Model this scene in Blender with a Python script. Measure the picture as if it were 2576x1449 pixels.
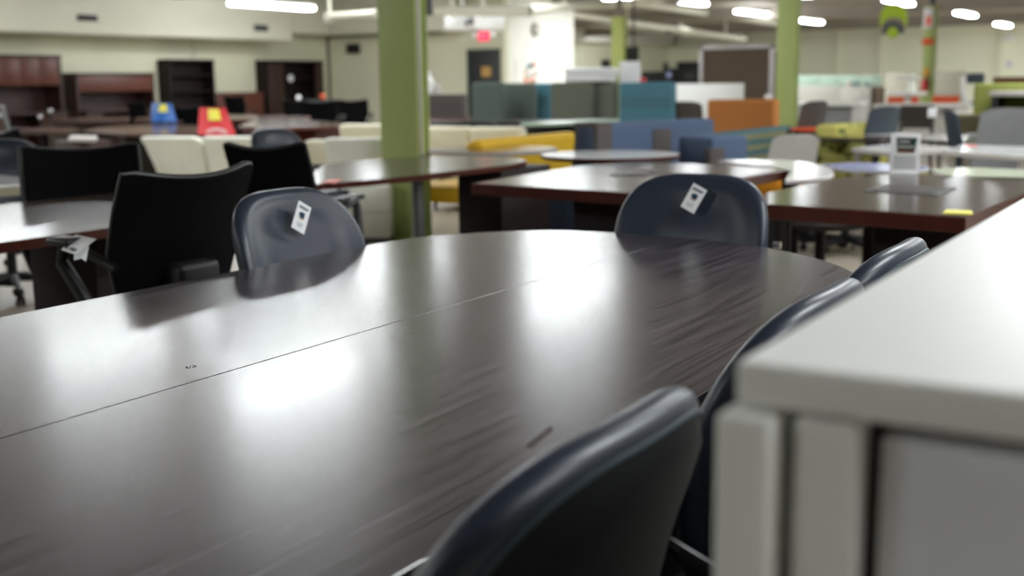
import bpy, bmesh, math, random
from mathutils import Vector, Matrix
import numpy as np
random.seed(7)
for o in list(bpy.data.objects): bpy.data.objects.remove(o)
sc = bpy.context.scene
C = sc.collection
PI = math.pi

# ------------------------------------------------------------------ camera, world, exposure
F = 2950.0; CAM_H = 1.235
PITCH = math.radians(9.97); ROLL = math.radians(0.7); YAW = math.radians(31.6)
fwd = Vector((-math.sin(YAW)*math.cos(PITCH), math.cos(YAW)*math.cos(PITCH), -math.sin(PITCH)))
r0 = Vector((math.cos(YAW), math.sin(YAW), 0)); u0 = r0.cross(fwd)
rgt = r0*math.cos(ROLL) - u0*math.sin(ROLL); upv = r0*math.sin(ROLL) + u0*math.cos(ROLL)
CO = Vector((0, 0, CAM_H))
cd = bpy.data.cameras.new('camera'); cam = bpy.data.objects.new('camera', cd); C.objects.link(cam)
cam.matrix_world = Matrix(((rgt.x, upv.x, -fwd.x, 0), (rgt.y, upv.y, -fwd.y, 0), (rgt.z, upv.z, -fwd.z, CAM_H), (0, 0, 0, 1)))
cd.sensor_width = 36; cd.lens = F/2576*36; cd.clip_start = 0.05; cd.clip_end = 200
cd.dof.use_dof = True; cd.dof.focus_distance = 2.15; cd.dof.aperture_fstop = 3.1
sc.camera = cam
w = bpy.data.worlds.new('world'); sc.world = w; w.use_nodes = True
w.node_tree.nodes['Background'].inputs[0].default_value = (0.8, 0.84, 0.86, 1)
w.node_tree.nodes['Background'].inputs[1].default_value = 0.15
sc.view_settings.view_transform = 'Standard'; sc.view_settings.look = 'None'
sc.view_settings.gamma = 1; sc.view_settings.use_curve_mapping = False
sc.view_settings.exposure = 0.52
LAMP = 32.0        # emission of every fluorescent tube
CEIL = 3.45; LZ = 3.2

# a pixel of the photograph turned into a point on a plane of the room
def ray(px, py): return fwd + rgt*((px-1288)/F) - upv*((py-724.5)/F)
def G(px, py, z):
    d = ray(px, py); return CO + d*((z-CAM_H)/d.z)
def PX(px, py, X):
    d = ray(px, py); return CO + d*(X/d.x)
def PY(px, py, Y):
    d = ray(px, py); return CO + d*(Y/d.y)
def D(px, py, dep): return CO + ray(px, py)*dep

# ------------------------------------------------------------------ materials
def srgb(c):
    return tuple(((v/255)/12.92 if v/255 <= .04045 else ((v/255+.055)/1.055)**2.4) for v in c)
MATS = {}
def mat(name, col, rough=.5, metal=0., spec=.5, var=.06, scale=12., bump=0., stretch=None, coat=0., emit=None, es=0., sheen=0., lin=False, alpha=None, trans=0.):
    if name in MATS: return MATS[name]
    c = col if lin else srgb(col)
    m = bpy.data.materials.new(name); m.use_nodes = True
    nt = m.node_tree; b = nt.nodes['Principled BSDF']
    b.inputs['Roughness'].default_value = rough; b.inputs['Metallic'].default_value = metal
    b.inputs['Specular IOR Level'].default_value = spec
    b.inputs['Coat Weight'].default_value = coat
    if sheen: b.inputs['Sheen Weight'].default_value = sheen
    if trans: b.inputs['Transmission Weight'].default_value = trans
    tc = nt.nodes.new('ShaderNodeTexCoord'); mp = nt.nodes.new('ShaderNodeMapping')
    nz = nt.nodes.new('ShaderNodeTexNoise'); rp = nt.nodes.new('ShaderNodeValToRGB')
    nt.links.new(tc.outputs['Object'], mp.inputs[0]); nt.links.new(mp.outputs[0], nz.inputs[0])
    if stretch: mp.inputs['Scale'].default_value = stretch
    nz.inputs['Scale'].default_value = scale; nz.inputs['Detail'].default_value = 4
    rp.color_ramp.elements[0].position = .3; rp.color_ramp.elements[1].position = .7
    rp.color_ramp.elements[0].color = tuple(max(0, v*(1-var)) for v in c)+(1,)
    rp.color_ramp.elements[1].color = tuple(min(1, v*(1+var)) for v in c)+(1,)
    nt.links.new(nz.outputs[0], rp.inputs[0]); nt.links.new(rp.outputs[0], b.inputs['Base Color'])
    if bump:
        bp = nt.nodes.new('ShaderNodeBump'); bp.inputs['Strength'].default_value = bump; bp.inputs['Distance'].default_value = .002
        nt.links.new(nz.outputs[0], bp.inputs['Height']); nt.links.new(bp.outputs[0], b.inputs['Normal'])
    if emit:
        b.inputs['Emission Color'].default_value = tuple(emit)+(1,); b.inputs['Emission Strength'].default_value = es
    MATS[name] = m
    return m
def emis(name, col, s, base=.8):
    if name in MATS: return MATS[name]
    m = bpy.data.materials.new(name); m.use_nodes = True; nt = m.node_tree
    b = nt.nodes['Principled BSDF']; b.inputs['Base Color'].default_value = (base, base*.9, base*.9, 1)
    b.inputs['Emission Color'].default_value = tuple(col)+(1,); b.inputs['Emission Strength'].default_value = s
    MATS[name] = m; return m

M = dict(
 wall=mat('cream_wall_paint', (222, 221, 196), .75, var=.03, scale=.6, spec=.3),
 wallf=mat('lightened_wall_paint', (236, 236, 212), .75, var=.02, scale=.6, spec=.3),  # same cream paint, made lighter to stand for light on the far wall
 wallw=mat('pale_wall_paint', (238, 238, 228), .7, var=.02, scale=.6, spec=.3),
 duct=mat('painted_duct', (214, 213, 195), .5, var=.03, scale=1.),
 ceil=mat('dark_ceiling_deck', (146, 138, 126), .8, var=.08, scale=4., stretch=(.3, 14, 1)),
 floor=mat('sealed_concrete_floor', (170, 160, 146), .38, var=.1, scale=.9, spec=.5),
 green=mat('green_column_paint', (164, 177, 108), .5, var=.03, scale=3.),
 green2=mat('lime_column_paint', (180, 192, 108), .5, var=.03, scale=3.),
 leather=mat('blue_grey_leather', (33, 42, 58), .38, var=.07, scale=90., bump=.12, spec=.55),
 leatherb=mat('dark_back_leather', (13, 15, 19), .6, spec=.3, var=.07, scale=90., bump=.12),
 piping=mat('piping_thread', (58, 74, 84), .5),
 chrome=mat('chrome', (205, 205, 208), .18, metal=1., var=.02),
 steel=mat('brushed_steel', (120, 124, 124), .35, metal=.8, var=.04),
 black=mat('black_plastic', (10, 11, 12), .45, var=.1),
 blackf=mat('black_mesh_fabric', (6, 6, 8), .85, var=.15, scale=300., spec=.12),
 dkpl=mat('charcoal_plastic', (30, 30, 34), .5, var=.05),
 blackm=mat('black_metal', (9, 9, 10), .45, var=.1),
 white=mat('white_laminate', (226, 226, 222), .3, var=.015, scale=3.),
 cab=mat('white_enamel', (240, 241, 238), .42, var=.015, scale=3., spec=.5),
 cabin=mat('pale_inner_panel', (232, 234, 242), .45, var=.02, scale=3.),
 gloss=mat('white_table_laminate', (222, 222, 222), .16, var=.015, scale=3.),
 tagb=mat('shaded_tag_card', (66, 56, 54), .7, var=.03),  # paper card coloured dark, the shade on its underside put into the colour
 paper=mat('paper', (240, 241, 242), .6, var=.01),
 ink=mat('teal_ink', (70, 96, 104), .6), ink2=mat('navy_ink', (22, 52, 84), .6), ink3=mat('grey_ink', (176, 188, 194), .6),
 inkb=mat('black_ink', (26, 48, 52), .6), tan=mat('tan_print', (196, 160, 128), .6),
 cream=mat('cream_upholstery', (232, 226, 202), .6, var=.04, scale=5., spec=.3),
 ivory=mat('ivory_upholstery', (244, 245, 232), .5, var=.04, scale=5., spec=.3),
 yellow=mat('yellow_upholstery', (224, 178, 26), .6, var=.05, scale=9.),
 mahog=mat('mahogany_edge', (66, 24, 14), .3, var=.25, scale=8., stretch=(1, 6, 1)),
 mahtop=mat('mahogany_top', (78, 42, 36), .14, spec=.8, var=.2, scale=6., stretch=(9, 1, 1)),
 espr=mat('espresso_panel', (22, 9, 8), .6, spec=.3, var=.25, scale=6., stretch=(6, 6, .6)),
 cherry=mat('cherry_veneer', (86, 38, 24), .45, var=.3, scale=5., stretch=(6, 6, .6)),
 cherryd=mat('dark_cherry_veneer', (50, 25, 20), .45, var=.3, scale=5., stretch=(6, 6, .6)),
 walnut=mat('dark_walnut_top', (62, 50, 44), .2, var=.25, scale=7., stretch=(9, 1, 1)),
 greytop=mat('grey_wood_top', (74, 66, 60), .18, var=.15, scale=7., stretch=(9, 1, 1)),
 bluegr=mat('slate_blue_fabric', (80, 94, 118), .85, var=.05, scale=120., spec=.2),
 dkgrey=mat('charcoal_fabric', (84, 78, 76), .85, var=.08, scale=120., spec=.2),
 grgreen=mat('grey_green_fabric', (96, 108, 100), .9, var=.06, scale=60., spec=.2),
 grgreen2=mat('olive_grey_fabric', (108, 112, 100), .9, var=.06, scale=60., spec=.2),
 teal=mat('teal_fabric', (84, 128, 144), .85, var=.05, scale=60., spec=.2),
 orange=mat('orange_fabric', (182, 118, 64), .9, var=.08, scale=60., spec=.2),
 redor=mat('red_orange_panel', (222, 84, 34), .6),
 red=mat('red_plastic', (196, 38, 48), .5), bluep=mat('blue_plastic', (40, 96, 168), .5),
 ylab=mat('yellow_label', (226, 216, 84), .6), redlab=mat('salmon_label', (238, 120, 104), .6),
 tan2=mat('taupe_pinboard', (96, 82, 68), .9, var=.05, scale=80.),
 alu=mat('aluminium_frame', (188, 182, 182), .4, metal=.3), lgrey=mat('light_grey_plastic', (188, 184, 178), .5),
 mgrey=mat('mid_grey_fabric', (128, 128, 128), .8), dgrey=mat('dark_grey_shell', (74, 68, 64), .6),
 navy=mat('navy_fabric', (34, 46, 60), .8), slate=mat('slate_fabric', (62, 70, 78), .8),
 glass=mat('green_frosted_glass', (160, 182, 166), .3, var=.05), pcream=mat('cream_panel_fabric', (196, 192, 176), .85),
 pgrey=mat('grey_cabinet', (164, 162, 154), .5), olive=mat('olive_pattern_fabric', (92, 86, 62), .9, var=.35, scale=9.),
 lime=mat('lime_fabric', (134, 142, 70), .85, var=.05), lime2=mat('bright_lime_seat', (150, 204, 40), .5),
 brown=mat('brown_wood', (112, 68, 36), .5), door=mat('dark_door_paint', (44, 46, 48), .5), doorf=mat('door_frame_paint', (58, 66, 62), .5),
 lav=mat('lavender_laminate', (140, 146, 184), .2), pgreen=mat('pale_green_laminate', (206, 214, 190), .18),
 redtag=mat('bright_red', (224, 40, 60), .5), amber=mat('amber_seat', (230, 150, 20), .6), blue=mat('deep_blue_plastic', (20, 84, 160), .4),
 grommet=mat('dark_flap_metal', (66, 62, 58), .3), void=mat('dark_opening', (14, 16, 14), .8), limes=mat('lime_sign', (176, 204, 40), .5), dks=mat('dark_sign_grey', (80, 82, 84), .5),
 wood=mat('oak_leg', (196, 146, 60), .5), cover=mat('dark_green_print', (34, 60, 60), .5), brass=mat('tan_placard', (198, 156, 92), .5),
)

# patterned fabrics
def pattern(name, c1, c2, kind, scale):
    m = bpy.data.materials.new(name); m.use_nodes = True; nt = m.node_tree; b = nt.nodes['Principled BSDF']; b.inputs['Roughness'].default_value = .85
    tc = nt.nodes.new('ShaderNodeTexCoord'); mp = nt.nodes.new('ShaderNodeMapping'); mp.inputs['Scale'].default_value = scale
    nt.links.new(tc.outputs['Object'], mp.inputs[0]); mx = nt.nodes.new('ShaderNodeMix'); mx.data_type = 'RGBA'
    mx.inputs['A'].default_value = srgb(c1)+(1,); mx.inputs['B'].default_value = srgb(c2)+(1,)
    if kind == 'wave':
        t = nt.nodes.new('ShaderNodeTexWave'); t.bands_direction = 'Z'; t.inputs['Scale'].default_value = 1; t.inputs['Distortion'].default_value = 2
        nt.links.new(mp.outputs[0], t.inputs[0]); nt.links.new(t.outputs['Fac'], mx.inputs['Factor'])
    elif kind == 'spots':
        t = nt.nodes.new('ShaderNodeTexVoronoi'); t.inputs['Scale'].default_value = 1; r = nt.nodes.new('ShaderNodeMath'); r.operation = 'LESS_THAN'; r.inputs[1].default_value = .33
        nt.links.new(mp.outputs[0], t.inputs[0]); nt.links.new(t.outputs['Distance'], r.inputs[0]); nt.links.new(r.outputs[0], mx.inputs['Factor'])
    else:
        t = nt.nodes.new('ShaderNodeTexBrick'); t.inputs['Scale'].default_value = 1; t.offset = 0; t.inputs['Mortar Size'].default_value = .12; t.inputs['Brick Width'].default_value = 1; t.inputs['Row Height'].default_value = 1
        nt.links.new(mp.outputs[0], t.inputs[0]); nt.links.new(t.outputs['Fac'], mx.inputs['Factor'])
    nt.links.new(mx.outputs['Result'], b.inputs['Base Color'])
    return m
M['tealpat'] = pattern('teal_striped_fabric', (44, 94, 106), (130, 126, 86), 'wave', (.6, .6, 3.2))
M['yelpat'] = pattern('yellow_dotted_fabric', (184, 178, 94), (84, 96, 40), 'spots', (13, 13, 13))

# main tabletop: dark straight grain wood with satin lacquer, grain along Y
def table_wood():
    m = bpy.data.materials.new('charcoal_straight_grain_laminate'); m.use_nodes = True; nt = m.node_tree; b = nt.nodes['Principled BSDF']
    tc = nt.nodes.new('ShaderNodeTexCoord'); mp = nt.nodes.new('ShaderNodeMapping'); mp.inputs['Scale'].default_value = (62, 1.6, 1)
    n1 = nt.nodes.new('ShaderNodeTexNoise'); n1.inputs['Scale'].default_value = 1.6; n1.inputs['Detail'].default_value = 6; n1.inputs['Roughness'].default_value = .65
    mp2 = nt.nodes.new('ShaderNodeMapping'); mp2.inputs['Scale'].default_value = (330, 8, 1)
    n2 = nt.nodes.new('ShaderNodeTexNoise'); n2.inputs['Scale'].default_value = 1; n2.inputs['Detail'].default_value = 3
    nt.links.new(tc.outputs['Object'], mp.inputs[0]); nt.links.new(mp.outputs[0], n1.inputs[0])
    nt.links.new(tc.outputs['Object'], mp2.inputs[0]); nt.links.new(mp2.outputs[0], n2.inputs[0])
    r = nt.nodes.new('ShaderNodeValToRGB'); r.color_ramp.elements[0].position = .38; r.color_ramp.elements[1].position = .64
    r.color_ramp.elements[0].color = srgb((30, 27, 31))+(1,); r.color_ramp.elements[1].color = srgb((86, 80, 86))+(1,)
    nt.links.new(n1.outputs[0], r.inputs[0]); nt.links.new(r.outputs[0], b.inputs['Base Color'])
    rr = nt.nodes.new('ShaderNodeMapRange'); rr.inputs['To Min'].default_value = .22; rr.inputs['To Max'].default_value = .28
    nt.links.new(n2.outputs[0], rr.inputs['Value']); nt.links.new(rr.outputs[0], b.inputs['Roughness'])
    bp = nt.nodes.new('ShaderNodeBump'); bp.inputs['Strength'].default_value = .16; bp.inputs['Distance'].default_value = .0004
    nt.links.new(n2.outputs[0], bp.inputs['Height']); nt.links.new(bp.outputs[0], b.inputs['Normal'])
    b.inputs['Specular IOR Level'].default_value = .95; b.inputs['Coat Weight'].default_value = .08; b.inputs['Coat Roughness'].default_value = .11
    n3 = nt.nodes.new('ShaderNodeTexNoise'); n3.inputs['Scale'].default_value = 1; n3.inputs['Detail'].default_value = 2; mp3 = nt.nodes.new('ShaderNodeMapping'); mp3.inputs['Scale'].default_value = (520, 9, 1)
    nt.links.new(tc.outputs['Object'], mp3.inputs[0]); nt.links.new(mp3.outputs[0], n3.inputs[0])
    b2 = nt.nodes.new('ShaderNodeBump'); b2.inputs['Strength'].default_value = .07; b2.inputs['Distance'].default_value = .0006
    nt.links.new(n3.outputs[0], b2.inputs['Height']); nt.links.new(b2.outputs[0], b.inputs['Coat Normal'])
    return m
M['table'] = table_wood()

# ------------------------------------------------------------------ mesh helpers
class MB:
    def __init__(s): s.bm = bmesh.new()
    def _add(s, other):
        me = bpy.data.meshes.new('tmp'); other.to_mesh(me); other.free(); s.bm.from_mesh(me); bpy.data.meshes.remove(me)
    def box(s, a, b, bev=0., rz=0., seg=2):
        t = bmesh.new(); bmesh.ops.create_cube(t, size=1)
        cx = [(a[i]+b[i])/2 for i in range(3)]; sz = [abs(b[i]-a[i]) for i in range(3)]
        for v in t.verts: v.co = Vector((v.co.x*sz[0], v.co.y*sz[1], v.co.z*sz[2]))
        bev = min(bev, min(sz)*.45)
        if bev > 0: bmesh.ops.bevel(t, geom=t.edges[:], offset=bev, segments=seg, affect='EDGES', profile=.5)
        R = Matrix.Rotation(rz, 4, 'Z')
        for v in t.verts: v.co = R @ v.co + Vector(cx)
        s._add(t); return s
    def prism(s, pts, z0, z1, bev=0., seg=2):
        t = bmesh.new(); vs = [t.verts.new((p[0], p[1], z0)) for p in pts]; f = t.faces.new(vs)
        g = bmesh.ops.extrude_face_region(t, geom=[f]); nv = [e for e in g['geom'] if isinstance(e, bmesh.types.BMVert)]
        for v in nv: v.co.z = z1
        bmesh.ops.recalc_face_normals(t, faces=t.faces[:])
        if bev > 0:
            ed = [e for e in t.edges if abs(e.verts[0].co.z-e.verts[1].co.z) < 1e-6]
            bmesh.ops.bevel(t, geom=ed, offset=bev, segments=seg, affect='EDGES', profile=.5)
        s._add(t); return s
    def tube(s, path, r, n=12, caps=True, close=False):
        path = [Vector(p) for p in path]; k = len(path)
        rs = r if isinstance(r, (list, tuple)) else [r]*k
        t = bmesh.new(); rings = []; pn = None
        for i, p in enumerate(path):
            if close: d = path[(i+1) % k]-path[i-1]
            else: d = path[min(i+1, k-1)]-path[max(i-1, 0)]
            d.normalize()
            if pn is None: pn = d.orthogonal().normalized()
            else: pn = (pn - d*pn.dot(d)).normalized()
            q = d.cross(pn)
            rings.append([t.verts.new(p+(pn*math.cos(2*PI*j/n)+q*math.sin(2*PI*j/n))*rs[i]) for j in range(n)])
        m = k if close else k-1
        for i in range(m):
            a, b = rings[i], rings[(i+1) % k]
            for j in range(n): t.faces.new((a[j], a[(j+1) % n], b[(j+1) % n], b[j]))
        if caps and not close: t.faces.new(rings[0][::-1]); t.faces.new(rings[-1])
        bmesh.ops.recalc_face_normals(t, faces=t.faces[:])
        s._add(t); return s
    def cyl(s, a, b, r, r2=None, n=20): return s.tube([a, b], [r, r if r2 is None else r2], n)
    def lathe(s, prof, c=(0, 0), n=32):
        t = bmesh.new(); rings = []
        for (r, z) in prof: rings.append([t.verts.new((c[0]+max(r, 1e-4)*math.cos(2*PI*j/n), c[1]+max(r, 1e-4)*math.sin(2*PI*j/n), z)) for j in range(n)])
        for i in range(len(rings)-1):
            for j in range(n): t.faces.new((rings[i][j], rings[i][(j+1) % n], rings[i+1][(j+1) % n], rings[i+1][j]))
        t.faces.new(rings[0][::-1]); t.faces.new(rings[-1])
        bmesh.ops.recalc_face_normals(t, faces=t.faces[:]); s._add(t); return s
    def ball(s, c, r, sub=2):
        t = bmesh.new(); bmesh.ops.create_icosphere(t, subdivisions=sub, radius=1)
        rr = r if isinstance(r, (list, tuple)) else (r, r, r)
        for v in t.verts: v.co = Vector((v.co.x*rr[0]+c[0], v.co.y*rr[1]+c[1], v.co.z*rr[2]+c[2]))
        s._add(t); return s
    def grid(s, fn, nu, nv, thick=0.):  # surface fn(u,v)->co, optionally solidified both ways along normal fn
        t = bmesh.new(); vs = [[t.verts.new(fn(i/nu, j/nv)) for j in range(nv+1)] for i in range(nu+1)]
        for i in range(nu):
            for j in range(nv): t.faces.new((vs[i][j], vs[i+1][j], vs[i+1][j+1], vs[i][j+1]))
        bmesh.ops.recalc_face_normals(t, faces=t.faces[:])
        if thick: bmesh.ops.solidify(t, geom=t.faces[:], thickness=thick)
        bmesh.ops.recalc_face_normals(t, faces=t.faces[:])
        s._add(t); return s
    def card(s, q, th=.0006):  # thin plate through 4 corner points
        q = [Vector(p) for p in q]; n = (q[1]-q[0]).cross(q[3]-q[0]).normalized()*th
        t = bmesh.new(); a = [t.verts.new(p) for p in q]; b = [t.verts.new(p+n) for p in q]
        t.faces.new(a[::-1]); t.faces.new(b)
        for i in range(4): t.faces.new((a[i], a[(i+1) % 4], b[(i+1) % 4], b[i]))
        bmesh.ops.recalc_face_normals(t, faces=t.faces[:]); s._add(t); return s
    def xf(s, m): s.bm.transform(m); return s

def link(name, mb, material, parent=None, origin=None, ang=35):
    me = bpy.data.meshes.new(name)
    if origin is not None: mb.bm.transform(Matrix.Translation(-Vector(origin)))
    mb.bm.to_mesh(me); mb.bm.free()
    me.materials.append(material)
    for p in me.polygons: p.use_smooth = True
    me.set_sharp_from_angle(angle=math.radians(ang))
    o = bpy.data.objects.new(name, me); C.objects.link(o)
    if parent is not None: o.parent = parent
    elif origin is not None: o.location = origin
    return o
def tag(o, label, cat, group=None):
    o['label'] = label; o['category'] = cat
    if group: o['group'] = group
    return o
class Thing:
    def __init__(s, name, label, cat, loc=(0, 0, 0), rz=0., group=None):
        s.o = bpy.data.objects.new(name, None); C.objects.link(s.o); s.o.empty_display_size = .1
        s.o.location = loc; s.o.rotation_euler = (0, 0, rz); tag(s.o, label, cat, group); s.loc = Vector(loc)
    def part(s, name, mb, m, parent=None, world=False, label=None, ang=35):
        if world: mb.bm.transform(Matrix.Translation(-s.loc))
        o = link(name, mb, m, parent or s.o, ang=ang)
        if label: o['label'] = label
        return o
def single(name, mb, m, label, cat, origin=(0, 0, 0), group=None, ang=35):
    return tag(link(name, mb, m, None, origin, ang), label, cat, group)
def struct(name, mb, m, parent=None):
    o = link(name, mb, m, parent)
    if parent is None: o['kind'] = 'structure'
    return o
def dup(root, loc, rz, label, group=None):
    r = root.copy(); C.objects.link(r); r.location = loc; r.rotation_euler = (0, 0, rz); r['label'] = label
    if group: r['group'] = group
    for ch in list(root.children):
        c = ch.copy(); C.objects.link(c); c.parent = r
        for g in list(ch.children):
            d = g.copy(); C.objects.link(d); d.parent = c
    return r

# ------------------------------------------------------------------ room shell
WL = -21.3; YA = 25.2; XB = -15.64; XD = -25.0; YE = 56.0; XR = 16.0; YN = -10.0
struct('floor', MB().box((-40, YN-1, -.2), (XR+1, YE+1, 0)), M['floor'])
struct('ceiling', MB().box((-40, YN-1, CEIL), (XR+1, YE+1, CEIL+.2)), M['ceil'])
struct('wall_left', MB().box((WL-.2, YN, 0), (WL, YA+.2, CEIL)), M['wall'])
struct('wall_inner', MB().box((WL, YA, 0), (XB, YA+.2, CEIL)), M['wall'])
struct('wall_return', MB().box((XB-.2, YA+.2, 0), (XB, 28.8, CEIL)), M['wallw'])
struct('wall_recess', MB().box((XD, 28.6, 0), (XB-.2, 28.8, CEIL)), M['wall'])
struct('wall_far_left', MB().box((XD-.2, 28.6, 0), (XD, YE, CEIL)), M['wall'])
struct('wall_far', MB().box((XD-.2, YE, 0), (XR, YE+.2, CEIL)), M['wallf'])
struct('wall_right', MB().box((XR, YN, 0), (XR+.2, YE+.2, CEIL)), M['wall'])
struct('wall_near', MB().box((WL-.2, YN-.2, 0), (XR+.2, YN, CEIL)), M['wall'])
# wall columns and trims that read as faint verticals
a = PY(2108, 150, YE).x; struct('trim_1', MB().box((a-.1, YE-.12, 0), (a+.1, YE, CEIL)), M['wallf'])
a = PY(2216, 150, YE).x; struct('trim_2', MB().box((a-.12, YE-.16, 0), (a+.12, YE, CEIL)), M['wallf'])
a = PY(2520, 150, YE).x; struct('trim_3', MB().box((a-.12, YE-.16, 0), (a+.12, YE, CEIL)), M['wallf'])
a = PX(482, 120, WL).y; struct('trim_4', MB().box((WL, a-.02, 1.8), (WL+.03, a+.02, CEIL)), M['duct'])
struct('trim_5', MB().box((WL, YA-.05, 0), (WL+.05, YA, CEIL)), M['olive'])
struct('baseboard_left', MB().box((WL, YN, 0), (WL+.02, YA, .12)), M['door'])
struct('baseboard_inner', MB().box((WL, YA-.02, 0), (XB, YA, .12)), M['door'])
struct('baseboard_far', MB().box((XD, YE-.02, 0), (XR, YE, .12)), M['door'])
# ceiling beams
n = 0
for y in (9.6, 18.6, 27.6, 36.6, 45.6):
    n += 1
    struct('trim_%d' % (5+n), MB().box((XD, y-.02, CEIL-.32), (XR, y+.02, CEIL)).box((XD, y-.11, CEIL-.335), (XR, y+.11, CEIL-.31)), M['ceil'])

def door_wall_y(num, pl, pr, ytop, Y):
    a = PY(pl, ytop, Y); b = PY(pr, ytop, Y); t = (a.z+b.z)/2
    fr = struct('door_%d' % num, MB().box((a.x, Y-.05, 0), (b.x, Y-.005, t), .004), M['door'])
    struct('door_frame', MB().box((a.x-.07, Y-.08, 0), (a.x, Y-.003, t+.07)).box((b.x, Y-.08, 0), (b.x+.07, Y-.003, t+.07)).box((a.x-.07, Y-.08, t), (b.x+.07, Y-.003, t+.07)), M['doorf'], fr)
    struct('door_handle', MB().cyl((b.x-.12, Y-.05, 1), (b.x-.12, Y-.11, 1), .02).cyl((b.x-.12, Y-.11, 1), (b.x-.22, Y-.11, 1), .012), M['chrome'], fr)
    return a.x, b.x, t, fr
ax, bx, tt, d1 = door_wall_y(1, 1184, 1253, 131, YA)
p0, p1 = PY(1214, 168, YA), PY(1238, 193, YA)
single('door_notice', MB().box((p0.x, YA-.062, p1.z), (p1.x, YA-.052, p0.z)), M['brass'], 'small tan placard on the dark exit door', 'notice', p0)
ax, bx, tt, d2 = door_wall_y(2, 1708, 1760, 159, YE)
p0, p1 = PY(1722, 182, YE), PY(1748, 202, YE)
struct('door_window', MB().box((p0.x, YE-.07, p1.z), (p1.x, YE-.052, p0.z)), M['dks'], d2)
def door_wall_x(num, pl, pr, ytop, X):
    a = PX(pl, ytop, X); b = PX(pr, ytop, X)
    struct('door_%d' % num, MB().box((X+.005, a.y, 0), (X+.05, b.y, (a.z+b.z)/2), .004), M['door'])
door_wall_x(3, 1512, 1534, 150, XD); door_wall_x(4, 1668, 1688, 158, XD)
single('wall_speaker', MB().box(PY(883, 111, YA)-Vector((0, .22, 0)), PY(908, 134, YA)-Vector((0, .01, 0)), .02), M['void'], 'small black box speaker high on the inner wall', 'speaker', PY(895, 134, YA))

# ------------------------------------------------------------------ ducts, pipes, vents
XQ = WL+1.3
z1 = (PX(0, 78, XQ).z+PX(735, 103, XQ).z)/2; ye = PX(737, 90, XQ).y
du = Thing('air_duct', 'big cream boxed air duct running along the left wall under the ceiling', 'duct', (XQ, ye, z1))
du.part('duct_body', MB().box((WL+.01, YN+.1, z1), (XQ, ye, CEIL-.01), .03), M['duct'], world=True)
for (l, t_, r_, b_) in ((193, 36, 245, 54), (638, 62, 674, 79)):
    p, q = PX(l, t_, XQ), PX(r_, b_, XQ)
    v = du.part('vent', MB().box((XQ, p.y, q.z), (XQ+.02, q.y, p.z), .004), M['dks'], world=True, label='dark louvred air vent')
    sl = MB()
    for i in range(6):
        zz = q.z+(p.z-q.z)*(i+.5)/6; sl.box((XQ+.02, p.y+.03, zz-.012), (XQ+.03, q.y-.03, zz))
    sl.bm.transform(Matrix.Translation(-du.loc)); link('louvre', sl, M['void'], v)
z2 = PY(900, 84, YA-1).z
single('air_duct', MB().box((WL+.01, ye+.02, z2+.0), (XQ-.3, YA-1.02, CEIL-.01), .03), M['duct'], 'short raised duct section between the boxed duct and the room corner', 'duct', (WL, ye, z2))
single('air_duct', MB().box((WL+.01, YA-1., z2), (PY(1118, 60, YA-1).x, YA-.01, CEIL-.01), .03), M['duct'], 'cream duct above the inner wall, left of the green column', 'duct', (WL, YA-1, z2))
a, b = PY(820, 92, YA-.05), PY(1110, 84, YA-.05)
struct('trim_11', MB().box((a.x, YA-.05, a.z-.03), (b.x, YA, z2+.02)), M['void'])  # dark strip standing for the shaded gap under the duct
# fan box
p, q = PY(1117, 32, 21), PY(1195, 74, 21)
fb = Thing('unit_heater', 'white ceiling heater box with a small grille beside the green column', 'heater', (p.x, 21, q.z))
fb.part('housing', MB().box((p.x, 21, q.z), (q.x, 22.2, p.z), .03), M['white'], world=True)
g0, g1 = PY(1168, 46, 20.98), PY(1190, 61, 20.98)
fb.part('grille', MB().box((g0.x, 20.97, g1.z), (g1.x, 20.999, g0.z), .004), M['steel'], world=True)
for xx in (p.x+.15, q.x-.15): fb.part('hanger', MB().cyl((xx, 21.5, p.z), (xx, 21.5, CEIL), .02), M['white'], world=True)
def pipe(a, b, r, label, hang=2, m='duct'):
    t = Thing('ceiling_pipe', label, 'pipe', a)
    t.part('pipe_run', MB().cyl(a, b, r, n=16), M[m], world=True)
    for i in range(hang):
        h = MB(); f = (i+.5)/hang if hang > 1 else .06; c = Vector(a).lerp(Vector(b), f); h.cyl((c.x, c.y, c.z+r), (c.x, c.y, CEIL), max(.012, r*.35), n=8)
        h.cyl((c.x-.001, c.y-.06, c.z), (c.x+.001, c.y+.06, c.z), r*1.12, n=16)
        t.part('hanger', h, M[m], world=True)
pipe(PY(822, 44, 15), PY(948, 36, 15), .07, 'short white pipe left of the nearest green column', 1)
pipe(PY(1100, 27, 19), PY(1335, 27, 19), .10, 'thick white pipe above the exit sign', 3)
pipe(PX(1330, 22, -12.6), PX(1640, 4, -12.6), .09, 'slim white pipe rising towards the ceiling right of the exit sign', 2)
pipe(PX(1610, 8, -15.0), PX(1955, 58, -15.0), .11, 'bright rounded pipe ending at the second green column', 3)
pipe(PX(1320, 20, -15.9), PX(1875, 98, -15.9), .085, 'long white duct pipe running deep over the cubicles', 4)
pipe(PX(1415, 50, -20.5), PX(1870, 100, -20.5), .11, 'fat cream duct over the recess behind the cubicles', 4)
a, b = PX(1418, 68, -24.2), PX(1700, 118, -24.2)
single('air_duct', MB().box((-24.9, a.y, (PX(1540, 102, -24.2).z+PX(1690, 117, -24.2).z)/2), (-24.2, 55.8, CEIL-.02), .03), M['wallw'], 'pale boxed duct along the far left wall behind the lime column', 'duct', (-24.5, a.y, 2.6))
a, b = PY(1722, 112, 55), PY(1870, 112, 55)
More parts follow.
